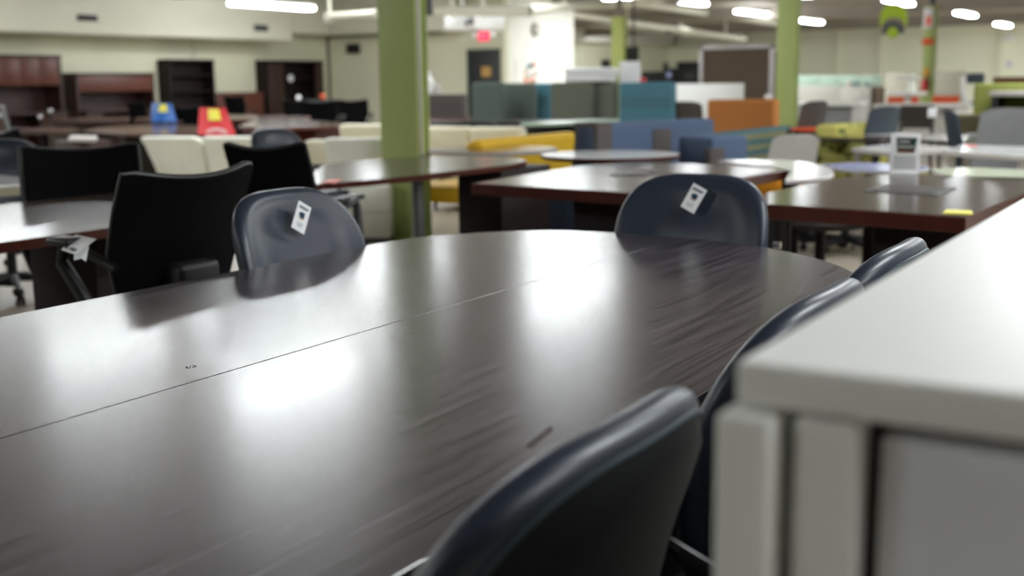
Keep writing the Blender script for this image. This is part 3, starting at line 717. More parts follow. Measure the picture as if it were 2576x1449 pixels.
# left dark table with the black chairs
t = poly_table('dark wood meeting table at the left with black chairs on both sides', [(-3.39, 1.0, .74), (-3.39, 3.75, .74), (-4.5, 3.95, .74), (-4.62, 1.0, .74)], top='greytop', edge='mahog', base=[('box', -4.15, -3.75, 3.0, 3.7)])
t = poly_table('light beige table at the left edge in front of the blue chair', [(-6.6, 3.0, .74), (-5.55, 3.2, .74), (-5.2, 4.06, .74), (-6.3, 4.3, .74)], top='gloss', edge='cream', base=[('disc', -5.9, 3.7)], th=.05)
t = poly_table('dark boat shaped table in front of the nearest green column', [(762, 466), (980, 449), (1160, 428), (1290, 414), (1332, 403), (1300, 395), (1200, 391), (1070, 394), (955, 398), (850, 408), (800, 416)], top='greytop', edge='mahog', sm=1, th=.032,
    base=[('leg', -3.98, 5.45, .035, 'steel'), ('leg', -4.6, 5.0, .035, 'steel'), ('box', PY(1152, 500, 6.0).x, PY(1262, 500, 6.0).x, 6.0, 6.6)])
m_ = G(835, 456, .742); single('sale_sticker', MB().prism([(G(x, y, .741).x, G(x, y, .741).y) for x, y in ((808, 459), (842, 461), (862, 451), (830, 452))], .7405, .7425), M['redlab'], 'salmon paper sticker on the front edge of the boat shaped table', 'sticker', (m_.x, m_.y, .74))
def round_table(label, c, r, top, edge, z=.74):
    t = Thing('round_table', label, 'table', (c.x, c.y, 0), 0, 'round cafe tables')
    t.part('edge_band', MB().lathe([(r-.02, z-.03), (r, z-.022), (r, z-.004), (r-.004, z-.002)], n=64), M[edge])
    t.part('tabletop', MB().lathe([(r-.006, z-.003), (r-.006, z)], n=64), M[top])
    t.part('column', MB().cyl((0, 0, .04), (0, 0, z-.03), .10), M['espr'])
    t.part('foot', MB().lathe([(.3, 0), (.3, .02), (.1, .05)], n=40), M['espr'])
    return t
a, b, c1, d1_ = G(1080, 379, .74), G(1412, 371, .74), G(1240, 362, .74), G(1240, 387, .74)
cc = (c1+d1_)/2; round_table('round mahogany rimmed table in front of the yellow lounge chair, left one', cc, (b-a).length/2*.97, 'mahtop', 'alu')
a, b, c1, d1_ = G(1357, 388, .74), G(1718, 386, .74), G(1535, 374, .74), G(1535, 403, .74)
cc = (c1+d1_)/2; round_table('round pale topped table right of the yellow chair', cc, (b-a).length/2*.97, 'gloss', 'mahog')
# two big conference tables behind chair 2
t = poly_table('mahogany edged conference table behind the far blue chair, with a power flap', [(1185, 461), (1560, 484), (1760, 496), (1850, 450), (1985, 425), (1750, 411), (1600, 407), (1450, 417)], top='greytop', edge='mahog', th=.055,
    base=[('box', PY(1442, 540, 5.15).x, PY(1442, 540, 5.15).x+.62, 5.15, 5.4), ('box', -2.85, -2.4, 6.05, 6.25)])
def flap(label, q, z):
    P = [G(*p, z) for p in q]; c = sum(P, Vector())/4
    t = Thing('power_flap', label, 'power outlet', c)
    pl = [(p.x, p.y) for p in P]; inn = [(c.x+(x-c.x)*.82, c.y+(y-c.y)*.82) for x, y in pl]
    t.part('frame', MB().prism(pl, z-.002, z+.003), M['dks'], world=True)
    t.part('lid', MB().prism(inn, z+.003, z+.006), M['grommet'], world=True)
flap('square power flap in the conference table behind the far blue chair', [(1530, 441), (1625, 443), (1665, 432), (1600, 428)], .7405)
t = poly_table('large mahogany conference table at the right carrying the upright sign', [(1925, 514), (2200, 531), (2430, 546), (2600, 478), (2800, 455), (2600, 447), (2420, 443), (2250, 436), (2110, 447), (1925, 484)], top='greytop', edge='mahog', th=.06,
    base=[('box', -1.25, -.82, 4.9, 5.1), ('box', -1.2, -.85, 5.9, 6.1)])
flap('square power flap in the large right hand conference table', [(2172, 481), (2362, 492), (2408, 474), (2232, 464)], .7405)
P_ = [G(x, y, .741) for x, y in ((2372, 537), (2448, 540), (2444, 531), (2380, 529))]
single('price_sticker', MB().prism([(v.x, v.y) for v in P_], .7405, .744), M['ylab'], 'pale yellow price sticker on the front edge of the right conference table', 'sticker', P_[0])
# upright sign on it
Ysg = G(2277, 437, .74).y
bl, br, tl, tr = PY(2238, 438, Ysg), PY(2312, 440, Ysg), PY(2245, 336, Ysg), PY(2320, 338, Ysg)
t = Thing('table_sign', 'white upright sign with a dark printed badge standing on the right conference table', 'sign', (bl.x, Ysg, .74))
W_ = br.x-bl.x; H_ = tl.z-.74
t.part('panel', MB().box((bl.x, Ysg-.006, .745), (br.x, Ysg, tl.z), .002), M['paper'], world=True)
t.part('stand', MB().box((bl.x+.01, Ysg-.04, .741), (br.x-.01, Ysg+.06, .746)), M['paper'], world=True)
def sg(u, v, h=.0085): return Vector((bl.x+W_*u, Ysg-h, .745+(tl.z-.745)*v))
t.part('badge', MB().card([sg(.2, .9), sg(.9, .9), sg(.82, .52), sg(.24, .52)], .001), M['cover'], world=True)
t.part('badge', MB().card([sg(.235, .58, .0105), sg(.835, .58, .0105), sg(.82, .52, .0105), sg(.24, .52, .0105)], .001), M['brown'], world=True)
lt = MB()
for i in range(4): lt.card([sg(.3+.09*i, .83, .0105), sg(.37+.09*i, .83, .0105), sg(.37+.09*i, .77, .0105), sg(.3+.09*i, .77, .0105)], .001)
for i in range(6): lt.card([sg(.27+.09*i, .70, .0105), sg(.34+.09*i, .70, .0105), sg(.34+.09*i, .64, .0105), sg(.27+.09*i, .64, .0105)], .001)
t.part('lettering', lt, M['lgrey'], world=True)
lt = MB()
for i in range(6): lt.card([sg(.12, .42-.06*i), sg(.88, .42-.06*i), sg(.88, .40-.06*i), sg(.12, .40-.06*i)], .001)
t.part('small_print', lt, M['mgrey'], world=True)

# tables further right
poly_table('white curved tabletop between the two mahogany conference tables', [(1975, 452), (2080, 448), (2105, 432), (2060, 412), (1985, 402), (1830, 400), (1800, 405), (1996, 423)], top='gloss', edge='alu', sm=1, th=.025, base=[('disc', G(1990, 425, .74).x, G(1990, 425, .74).y)])
poly_table('lavender tabletop behind the right conference table, left of the sign', [(2066, 413), (2110, 426), (2240, 432), (2330, 428), (2340, 418), (2240, 411), (2150, 408)], top='lav', edge='lgrey', sm=1, th=.02, base=[('disc', G(2200, 420, .74).x, G(2200, 420, .74).y)])
poly_table('pale green rounded tabletop behind the conference table at the right edge', [(2340, 425), (2375, 442), (2480, 449), (2640, 452), (2700, 430), (2560, 426), (2420, 420)], top='pgreen', edge='lgrey', sm=1, th=.02, base=[('disc', G(2500, 436, .74).x, G(2500, 436, .74).y)])
def simple_table(label, pts, top='gloss', edge='lgrey', th=.03, z=.74, legm='lgrey', r=.022):
    P = [G(*p, z) for p in pts]; c = sum(P, Vector())/len(P)
    base = [('leg', c.x+(p.x-c.x)*.86, c.y+(p.y-c.y)*.86, r, legm) for p in P]
    return poly_table(label, pts, z=z, th=th, top=top, edge=edge, base=base)
simple_table('dark edged tabletop in front of the yellow dotted chair', [(2036, 344), (2215, 352), (2260, 343), (2080, 338)], top='mahtop', edge='black', legm='blackm', r=.03)
simple_table('white table behind the upright sign, upper one', [(2146, 338), (2380, 345), (2440, 340), (2200, 333)])
simple_table('long white table just above the upright sign reaching right', [(2215, 343), (2420, 358), (2436, 348), (2260, 338)], edge='walnut')
simple_table('white table left of the upright sign with pale legs', [(2143, 372), (2240, 381), (2420, 371), (2240, 361)], th=.035)
simple_table('white table at the right edge with a pink sticker', [(2376, 379), (2580, 392), (2680, 372), (2420, 362)], th=.035)
P_ = [G(x, y, .741) for x, y in ((2425, 368), (2462, 369), (2455, 366), (2430, 365))]
single('price_sticker', MB().prism([(v.x, v.y) for v in P_], .7405, .743), M['redtag'], 'pink sticker on the white table at the right edge', 'sticker', P_[0])

# tables at the left middle distance
poly_table('oval mahogany table with pale shine behind the cream loveseat', [(208, 327), (330, 336), (420, 338), (500, 333), (545, 324), (500, 315), (400, 312), (260, 318)], top='mahtop', edge='mahog', sm=1, th=.03, base=[('box', G(420, 325, .74).x-.5, G(420, 325, .74).x+.5, G(420, 325, .74).y-.2, G(420, 325, .74).y+.2)])
poly_table('long reddish conference table behind the blue chair, right of the red cloth', [(596, 318), (700, 322), (850, 318), (855, 308), (760, 300), (640, 300)], top='mahtop', edge='cherry', sm=0, th=.03, base=[('box', G(740, 312, .74).x-.6, G(740, 312, .74).x+.6, G(740, 312, .74).y-.3, G(740, 312, .74).y+.3)], bm='cherry')
poly_table('dark low table behind the far left black chair', [(25, 330), (160, 332), (205, 326), (180, 320), (40, 322)], top='mahtop', edge='walnut', th=.03, base=[('disc', G(110, 326, .74).x, G(110, 326, .74).y)])
poly_table('brown table in front of the second cherry hutch', [(105, 303), (320, 303), (325, 293), (110, 296)], top='mahtop', edge='cherryd', th=.06, base=[('box', G(210, 298, .74).x-.6, G(210, 298, .74).x+.6, G(210, 298, .74).y-.3, G(210, 298, .74).y+.3)], bm='cherryd')
poly_table('brown table under the blue cloth draped chair', [(335, 302), (460, 303), (450, 294), (345, 295)], top='mahtop', edge='cherryd', th=.05, base=[('disc', G(400, 299, .74).x, G(400, 299, .74).y)])
poly_table('small grey topped side table by the far left black chair', [(170, 348), (240, 350), (245, 341), (180, 340)], top='lgrey', edge='lgrey', th=.03, base=[('box', G(208, 345, .74).x-.25, G(208, 345, .74).x+.25, G(208, 345, .74).y-.15, G(208, 345, .74).y+.15)], bm='cherryd')
poly_table('long cherry table below the second bookcase', [(545, 300), (760, 299), (780, 292), (560, 288)], top='mahtop', edge='cherry', th=.05, base=[('box', G(650, 296, .74).x-.9, G(650, 296, .74).x+.9, G(650, 296, .74).y-.25, G(650, 296, .74).y+.25)], bm='cherryd')
poly_table('brown tabletop right of the nearest column, under the dark chair', [(1070, 304), (1190, 308), (1305, 306), (1310, 296), (1150, 292), (1075, 293)], top='mahtop', edge='mahog', th=.05, base=[('box', G(1200, 300, .74).x-.7, G(1200, 300, .74).x+.7, G(1200, 300, .74).y-.3, G(1200, 300, .74).y+.3)])

# ------------------------------------------------------------------ upholstered seating
def sofa(label, pl, pr, yl, yr, z, m, name='armchair', cat='armchair', depth=.75, arm=.14, seat=.42, n=1, back_to_us=True, flare=.03, legm='blackm', leg=.08, bev=.05, grp=None, backth=.2, cush=None):
    c, wd, an = place_px(pl, pr, yl, yr, z)
    t = Thing(name, label, cat, (c.x, c.y, 0), an if back_to_us else an+PI, grp)
    s = 1
    # local: x across, back at y 0 .. backth, seat toward +y
    for i in range(n):
        x0 = -wd/2+wd*i/n; x1 = x0+wd/n
        m_ = MB().box((x0+.002, 0, seat-.1), (x1-.002, backth, z), bev, seg=4)
        for v in m_.bm.verts:
            f = max(0, (v.co.z-seat)/(z-seat)); v.co.y -= flare*f*f*2; v.co.x += (flare*(1 if v.co.x > 0 else -1)*f*f) if n == 1 or abs(v.co.x) > wd/2-.1 else 0
        t.part('backrest', m_, M[m], ang=60)
    t.part('base', MB().box((-wd/2, .02, leg), (wd/2, depth, seat-.12), .03, seg=3), M[m], ang=60)
    for i in range(n):
        x0 = -wd/2+arm+(wd-2*arm)*i/n; x1 = x0+(wd-2*arm)/n
        t.part('seat_cushion', MB().box((x0, backth-.02, seat-.14), (x1, depth+.01, seat), .04, seg=3), M[cush or m], ang=60)
    if arm > 0:
        for s in (-1, 1): t.part('arm', MB().box((s*wd/2, .05, leg+.02), (s*(wd/2-arm), depth, min(z-.08, seat+.2)), .05, seg=3), M[m], ang=60)
    for sx in (-1, 1):
        for yy in (.08, depth-.08): t.part('leg', MB().cyl((sx*(wd/2-.08), yy, 0), (sx*(wd/2-.08), yy, leg+.03), .02, n=10), M[legm])
    return t
sofa('ivory leather loveseat seen from behind, with two backrests, behind the black chairs', 378, 655, 342, 342, .74, 'ivory', 'loveseat', 'sofa', n=2, depth=.8, flare=.09, bev=.08)
sofa('ivory armchair seen from behind, left of the nearest green column', 822, 965, 347, 347, .80, 'ivory', n=1)
sofa('cream armchair mostly hidden behind the ivory armchair left of the column', 772, 850, 352, 352, .76, 'cream', n=1, depth=.6)
sofa('tall cream armchair farther back, left of the green column', 860, 965, 312, 312, .86, 'cream', n=1)
sofa('cream two seat sofa seen from behind, right of the green column', 1062, 1305, 318, 320, .82, 'cream', 'loveseat', 'sofa', n=2, depth=.8)
t = Thing('storage_box', 'low white box standing under the boat shaped table beside the column', 'box', G(905, 612, 0))
c = G(905, 612, 0); a_, b_ = G(830, 612, 0), G(984, 612, 0); wv = (b_-a_); an = math.atan2(wv.y, wv.x); t.o.rotation_euler = (0, 0, an)
t.part('body', MB().box((-wv.length/2, 0, .04), (wv.length/2, .2, .24), .015), M['ivory']); t.part('upper_body', MB().box((-wv.length/2, .01, .245), (wv.length/2, .2, .45), .015), M['ivory'])
t.part('plinth', MB().box((-wv.length/2+.02, .02, 0), (wv.length/2-.02, .18, .04)), M['dks'])
# yellow lounge chair
y_ = sofa('yellow upholstered lounge chair with wooden legs behind the round tables', 1200, 1440, 352, 331, .80, 'yellow', n=1, depth=.62, arm=0, seat=.44, legm='wood', leg=.30, bev=.06, backth=.16)
p = G(1243, 346, .78); single('price_sticker', MB().box((p.x-.06, p.y-.06, .60), (p.x+.04, p.y-.045, .69), .004, rz=.5), M['redlab'], 'salmon sticker on the back of the yellow lounge chair', 'sticker', p)
# black leather sofa and dark bench
sofa('long black leather sofa behind the yellow lounge chair', 1250, 1500, 318, 314, .79, 'black', 'sofa', 'sofa', n=1, depth=.8)
sofa('low black bench between the cream sofa and the grey cubicles', 1075, 1420, 306, 302, .80, 'black', 'sofa', 'sofa', n=2, depth=.8)
c, wd, an = place_px(1392, 1560, 310, 300, .84)
t = Thing('patterned_board', 'pale teal and white patterned board lying on the black bench', 'board', (c.x, c.y, .84)); t.o.rotation_euler = (0, 0, an)
t.part('board', MB().box((-wd/2, 0, -.03), (wd/2, .4, 0), .004), M['glass'])
# slate blue booth
def block(name, label, cat, pl, pr, yl, yr, z, depth, m, zb=.0, parts=None, grp=None, bev=.03):
    c, wd, an = place_px(pl, pr, yl, yr, z)
    t = Thing(name, label, cat, (c.x, c.y, zb), an, grp)
    t.part('body', MB().box((-wd/2, 0, .02), (wd/2, depth, z-zb), bev, seg=3), M[m], ang=60)
    return t, wd
t, wd = block('modular_sofa', 'slate blue modular sofa with charcoal end panels behind the round tables', 'sofa', 1500, 1800, 312, 298, .93, .22, 'bluegr')
t.part('end_panel', MB().box((-wd/2-.0, -.012, .02), (-wd/2+.16, .23, .935), .01), M['dkgrey'])
t.part('seat', MB().box((-wd/2+.1, .2, .05), (wd/2, .9, .46), .04, seg=3), M['bluegr'], ang=60)
t.part('inset_panel', MB().box((-wd*.05, -.012, .55), (wd*.10, .02, .87), .006), M['dkgrey'])
t.part('bolster', MB().box((-wd/2+.14, -.35, .05), (-wd*.03, .02, .62), .04, seg=3), M['bluegr'], ang=60)
t, wd = block('sofa_arm_module', 'slate blue sofa arm block right of the modular sofa', 'sofa', 1792, 1885, 345, 341, .83, .4, 'bluegr')
t.part('side_panel', MB().box((-wd/2-.03, -.02, .1), (-wd/2+.1, .05, .75), .006), M['dkgrey'])
sofa('teal striped sofa beside the green column at the middle right', 1812, 1992, 335, 316, .79, 'tealpat', 'sofa', 'sofa', n=1, depth=.8, arm=.1)
a, b = PY(1778, 252, 11.6), PY(1947, 249, 11.6)
t = Thing('orange_booth', 'orange fabric bench back in front of the taupe pinboard', 'bench', ((a.x+b.x)/2, 11.6, 0))
t.part('backrest', MB().box((a.x, 11.6, .1), (b.x, 11.8, (a.z+b.z)/2), .03, seg=3), M['orange'], world=True, ang=60)
t.part('seat', MB().box((a.x, 11.8, .1), (b.x, 12.4, .46), .03, seg=3), M['orange'], world=True, ang=60)
t.part('foot', MB().box((a.x+.04, 11.63, 0), (b.x-.04, 12.3, .1)), M['black'], world=True)
p = PY(1926, 252, 11.6); single('paper_ball', MB().ball((p.x, p.y+.08, p.z+.03), (.045, .03, .03)), M['paper'], 'white paper tag on the orange bench back', 'tag', p)
# tall cubicle booths, standing on the floor around 15 m away
YB = 13.0
def booth_panel(label, l, r_, top_y, m, Y=YB, th=.12, seam=False, name='booth_panel'):
    a, b = PY(l, top_y, Y), PY(r_, top_y, Y); zt = (a.z+b.z)/2
    t = Thing(name, label, 'cubicle panel', ((a.x+b.x)/2, Y, 0), 0, 'high fabric cubicle panels')
    t.part('panel', MB().box((a.x, Y, .04), (b.x, Y+th, zt), .03, seg=3), M[m], world=True)
    t.part('foot', MB().box((a.x+.1, Y+.02, 0), (b.x-.1, Y+th-.02, .04)), M['black'], world=True)
    if seam:
        for dz in (.18, .24): t.part('seam', MB().box((a.x+.03, Y-.006, zt-dz*1.1-.01), (b.x-.03, Y+.002, zt-dz*1.1), .001), M['dkgrey'], world=True)
    return a, b
def booth_side(label, X, l, r_, top_y, m):
    a, b = PX(l, top_y, X), PX(r_, top_y, X); zt = PY(l, 206, YB).z
    t = Thing('booth_panel', label, 'cubicle panel', (X, (a.y+b.y)/2, 0), 0, 'high fabric cubicle panels')
    t.part('panel', MB().box((X-.1, a.y, .04), (X, b.y, zt), .03, seg=3), M[m], world=True)
booth_panel('grey green cubicle panel at the left end of the row', 1184, 1262, 207, 'grgreen')
booth_panel('darker grey green cubicle panel set back, second from the left', 1258, 1340, 209, 'grgreen', Y=13.6)
booth_panel('teal seat back seen between two grey cubicle panels', 1336, 1384, 209, 'teal', Y=13.9, seam=True)
booth_panel('wide olive grey cubicle panel in the middle of the row', 1384, 1490, 207, 'grgreen2')
booth_panel('olive grey cubicle panel with a rounded corner beside the big teal one', 1488, 1548, 206, 'grgreen2', Y=13.1)
booth_panel('big teal cubicle panel at the right end of the row', 1556, 1694, 207, 'teal', Y=12.9, seam=True)
booth_panel('low grey desk screen right of the nearest column', 1068, 1165, 237, 'dkgrey', Y=15)
# things on the booths
def box_on(label, name, cat, l, t_, r_, b_, Y, th, m, bev=.01, grp=None, ground=False):
    p, q = PY(l, t_, Y), PY(r_, b_, Y)
    if ground: q.z = 0
    return single(name, MB().box((p.x, Y, q.z), (q.x, Y+th, p.z), bev), M[m], label, cat, ((p.x+q.x)/2, Y, q.z), grp)
t = Thing('paper_bale', 'white wrapped stack of board lying on top of the grey cubicle, upper sheet pack', 'package', PY(1465, 187, 13.2)); p, q = PY(1418, 171, 13.0), PY(1514, 188, 13.0)
t.part('bundle', MB().box((p.x, 13.0, q.z), (q.x, 13.5, p.z), .03, seg=3), M['paper'], world=True)
t = Thing('paper_bale', 'white wrapped stack of board on the grey cubicle, lower sheet pack', 'package', PY(1465, 206, 13.2)); p2, q2_ = PY(1418, 189, 13.0), PY(1516, 206, 13.0)
t.part('bundle', MB().box((p2.x, 13.0, q2_.z), (q2_.x, 13.5, p2.z), .03, seg=3), M['paper'], world=True)
box_on('pale square panel standing behind the teal cubicle', 'display_board', 'board', 1558, 155, 1608, 206, 13.3, .05, 'paper', ground=True)
p, q = PY(1574, 118, 24), PY(1604, 153, 24)
t = Thing('monitor', 'black monitor hanging from the ceiling right of the lime column', 'monitor', ((p.x+q.x)/2, 24, q.z))
t.part('screen', MB().box((p.x, 24, q.z), (q.x, 24.08, p.z), .02), M['void'], world=True)
t.part('ceiling_pole', MB().cyl(((p.x+q.x)/2, 24.1, p.z-.1), ((p.x+q.x)/2, 24.1, CEIL), .02), M['blackm'], world=True)
box_on('long black office machine behind the teal cubicle', 'printer', 'printer', 1612, 180, 1672, 204, 20, .5, 'void', .03, ground=True)
box_on('black cabinet with a white sticker at the end of the black machine', 'small_cabinet', 'cabinet', 1668, 172, 1692, 204, 19, .4, 'void', .02, ground=True)
p = PY(1683, 188, 18.98); single('round_disc', MB().cyl((p.x, 18.99, p.z), (p.x, 18.97, p.z), .05), M['lav'], 'round pale sticker on the small black cabinet', 'sticker', p)
box_on('small red box on the teal cubicle', 'small_box', 'box', 1609, 196, 1620, 206, 13.0, .08, 'redtag')
box_on('lime cloth bundle at the foot of the lime column', 'cloth_bundle', 'bundle', 1545, 192, 1566, 206, 13.4, .1, 'limes')
# artwork on bright wall: plain abstract colour patches
t = Thing('wall_picture', 'abstract picture of orange and teal blotches on the bright return wall', 'picture', PX(1328, 205, XB+.01))
X = XB+.02; a, b = PX(1298, 150, X), PX(1358, 210, X)
t.part('canvas', MB().box((X-.015, a.y, min(a.z, b.z)), (X, b.y, a.z)), M['wallw'], world=True)
random.seed(3)
for nm, mm, cnt in (('orange_patch', 'orange', 7), ('teal_patch', 'teal', 6), ('red_patch', 'redlab', 4)):
    q = MB()
    for i in range(cnt):
        yy = a.y+(b.y-a.y)*random.uniform(.25, .85); zz = b.z+(a.z-b.z)*random.uniform(.02, .85); q.ball((X+.001, yy, zz), (.004, random.uniform(.05, .13), random.uniform(.03, .08)), 1)
    t.part(nm, q, M[mm], world=True)
p = PX(1345, 75, XB+.01); t = Thing('wall_clock', 'small olive clock high on the bright return wall', 'clock', p)
t.part('case', MB().cyl((0, 0, 0), (.04, 0, 0), .17, n=28), M['olive']); t.part('face', MB().cyl((.04, 0, 0), (.045, 0, 0), .12, n=28), M['lgrey'])
# white wall panel (screen) and pinboard
box_on('white glossy screen panel on feet in front of the pinboard', 'white_screen', 'screen', 1698, 211, 1868, 262, 15.5, .06, 'white', ground=True)
Yp = 20.; p, q = PY(1770, 126, Yp), PY(1934, 260, Yp)
t = Thing('pinboard', 'large taupe pinboard in a white frame on the floor', 'pinboard', (p.x, Yp, 0))
t.part('board', MB().box((p.x, Yp, .1), (q.x, Yp+.04, p.z)), M['tan2'], world=True)
fw = .07
t.part('frame', MB().box((p.x-fw, Yp-.03, 0), (p.x, Yp+.06, p.z+fw), .01).box((q.x, Yp-.03, 0), (q.x+fw, Yp+.06, p.z+fw), .01).box((p.x-fw, Yp-.03, p.z), (q.x+fw, Yp+.06, p.z+fw), .01), M['alu'], world=True)
box_on('dark brown partition right of the pinboard behind the green column', 'partition', 'partition', 1936, 128, 1956, 262, 20.6, .1, 'tan2', ground=True)

# ------------------------------------------------------------------ left wall furniture
XF = WL+.02
def ybounds(l, r_, y, X): return PX(l, y, X).y, PX(r_, y, X).y
def bookcase(label, l, r_, top, shelves, m='espr', dep=.38, name='bookcase'):
    X = WL+.03+dep; y0, y1 = ybounds(l, r_, top, X); zt = PX((l+r_)/2, top, X).z
    t = Thing(name, label, 'bookcase', (X, (y0+y1)/2, 0))
    xb = X-dep
    t.part('carcass', MB().box((xb, y0, 0), (X, y0+.05, zt)).box((xb, y1-.05, 0), (X, y1, zt)).box((xb, y0, zt-.06), (X+.03, y1, zt), .01).box((xb, y0, 0), (xb+.02, y1, zt)).box((xb, y0, 0), (X, y1, .08)), M[m], world=True)
    for k in range(shelves): zz = zt*(k+1)/(shelves+1); t.part('shelf', MB().box((xb, y0+.05, zz-.015), (X-.02, y1-.05, zz+.015)), M[m], world=True)
    return t, X, y0, y1, zt
bookcase('tall dark espresso bookcase between the hutches', 424, 538, 149, 4)
t, X, y0, y1, zt = bookcase('wide dark bookcase with doors in the room corner', 670, 812, 152, 3)
t.part('door', MB().box((X-.02, y0+.05, .1), (X+.01, (y0*.72+y1*.28), zt-.08), .005), M['cherryd'], world=True)
t.part('door', MB().box((X-.02, (y0*.15+y1*.85), .1), (X+.01, y1-.05, zt-.08), .005), M['cherryd'], world=True)
p = PX(729, 197, X); single('round_disc', MB().cyl((p.x+.02, p.y, p.z), (p.x+.04, p.y, p.z), .09), M['paper'], 'white round disc for a bright sparkle on the corner bookcase', 'sticker', p)  # white disc standing in for a glint on the bookcase
def hutch(label, l, r_, top, zdoor, nd, m, md, opendep=.55):
    X = WL+.03+opendep; y0, y1 = ybounds(l, r_, top, X); zt = PX((l+r_)/2, top, X).z; zd = PX((l+r_)/2, zdoor, X).z
    t = Thing('desk_hutch', label, 'desk with hutch', (X, (y0+y1)/2, 0)); xb = WL+.03
    t.part('carcass', MB().box((xb, y0, 0), (X, y0+.06, zt)).box((xb, y1-.06, 0), (X, y1, zt)).box((xb, y0, zt-.05), (X+.04, y1, zt), .01).box((xb, y0, 0), (xb+.03, y1, zt)), M[m], world=True)
    t.part('worktop', MB().box((xb, y0+.06, .70), (X+.2, y1-.06, .74), .01), M[m], world=True)
    for k in range(nd):
        a = y0+.06+(y1-y0-.12)*k/nd; b = y0+.06+(y1-y0-.12)*(k+1)/nd
        d = t.part('door', MB().box((X-.03, a+.006, zd), (X, b-.006, zt-.06), .006), M[md], world=True)
        if nd > 1:
            f = MB().box((X, a+.09, zd+.09), (X+.012, b-.09, zt-.15), .008); f.bm.transform(Matrix.Translation(-t.loc)); link('raised_panel', f, M[md], d)
    for ya, yb in ((y0+.06, y0+.5), (y1-.5, y1-.06)): t.part('pedestal', MB().box((xb, ya, 0), (X+.15, yb, .70)), M[m], world=True)
hutch('cherry desk hutch with raised panel doors at the left edge', -60, 152, 137, 215, 4, 'cherryd', 'cherry')
hutch('plain cherry desk hutch with one long door panel', 190, 387, 183, 230, 1, 'cherryd', 'cherry')
X = WL+.5; y0, y1 = ybounds(547, 662, 232, X); zt = PX(600, 232, X).z
single('cherry_panel', MB().box((X-.05, y0, 0), (X, y1, zt), .01), M['cherry'], 'low cherry wood desk back panel between the two bookcases', 'panel', (X, y0, 0))
# objects on the far left desks
p = G(812, 246, .95); single('orange_ball', MB().ball((p.x, p.y, .97), .06), M['redor'], 'orange round object on the dark desk in front of the corner', 'ball', p)
p = G(752, 262, .8); single('round_disc', MB().cyl((p.x, p.y, .95), (p.x+.02, p.y-.02, .95), .05), M['paper'], 'white tag on the black chair beside the second bookcase', 'tag', p)
for (x, y, lab) in ((101, 294, 'bright chrome knob on a thin post left of the brown table'), (127, 279, 'dull chrome knob on a thin post near the first cherry hutch')):
    p = D(x, y, 17.); t = Thing('knob_post', lab, 'post', (p.x, p.y, 0))
    t.part('knob', MB().ball((0, 0, p.z), .035), M['chrome']); t.part('post', MB().cyl((0, 0, .02), (0, 0, p.z-.03), .012, n=10), M['blackm']); t.part('foot', MB().lathe([(.16, 0), (.16, .015), (.02, .03)]), M['blackm'])
p = D(8, 265, 8.6); t = Thing('chair_frame', 'slanting grey metal chair frame with chrome knobs at the left edge', 'chair frame', (p.x, p.y, 0))
q = D(25, 330, 8.6); q2_ = q+(q-p)*1.0
t.part('tube', MB().tube([p, D(14, 300, 8.6), q, Vector((q.x+.05, q.y, .02))], .014, 8), M['steel'], world=True)
for (x, y) in ((3, 270), (2, 290)): t.part('knob', MB().ball(tuple(D(x, y, 8.6)), .024), M['chrome'], world=True)
p = G(812, 252, .9); single('equipment_box', MB().box((p.x-.35, p.y-.2, 0), (p.x+.35, p.y+.3, .91), .02), M['black'], 'black box under the orange ball in front of the room corner', 'box', (p.x, p.y, 0))

# cloth covered chairs with yellow labels
def covered(label, l, r_, lb, rb, y_t, y_b, z, m):
    a, b = G(l, y_t, z), G(r_, y_t, z); dep = (ray(l, y_t).dot(fwd)); 
    depth = (a-CO).dot(fwd)
    c1, c2 = D(lb, y_b, depth*.985), D(rb, y_b, depth*.985)
    t = Thing('draped_chair_back', label, 'chair', ((a.x+b.x)/2, (a.y+b.y)/2, 0))
    def f(u, v):
        p = a.lerp(b, u).lerp(c1.lerp(c2, u), v); out_ = (CO-p); out_.z = 0; out_.normalize(); return p+out_*(.06*math.sin(PI*u))
    t.part('drape', MB().grid(f, 10, 10, .02), M[m], world=True, ang=60)
    ww = .25
    def lab_(u, v):
        p = f(.5+(u-.5)*.42, .02+v*.42); out_ = (CO-p); out_.z = 0; out_.normalize(); return p+out_*.03
    t.part('yellow_label', MB().grid(lab_, 4, 4, .004), M['ylab'], world=True)
    cc = (c1+c2)/2; t.part('post', MB().cyl((cc.x, cc.y, 0.02), (cc.x, cc.y, max(.1, cc.z)), .03), M['steel'], world=True)
    t.part('foot', MB().lathe([(.25, 0), (.25, .02), (.05, .05)], (cc.x, cc.y)), M['black'], world=True)
    return t, f
t, f = covered('red draped chair back with a yellow label in front of the oval table', 506, 568, 500, 592, 273, 340, 1.0, 'red')
lt = MB()
def arcp(u0, v0, r, a0, a1, n=10):
    pts = []
    for i in range(n+1):
        an = a0+(a1-a0)*i/n; p = f(u0+r*math.cos(an), v0+r*.6*math.sin(an)); o_ = (CO-p); o_.z = 0; o_.normalize(); pts.append(p+o_*.03)
    return pts
lt.tube(arcp(.5, .92, .28, PI, 2*PI), .006, 6); lt.tube(arcp(.5, .95, .2, PI, 2*PI), .004, 6)
t.part('emblem', lt, M['paper'], world=True)
covered('blue draped chair back with a yellow label near the espresso bookcase', 385, 432, 382, 445, 261, 308, 1.0, 'bluep')

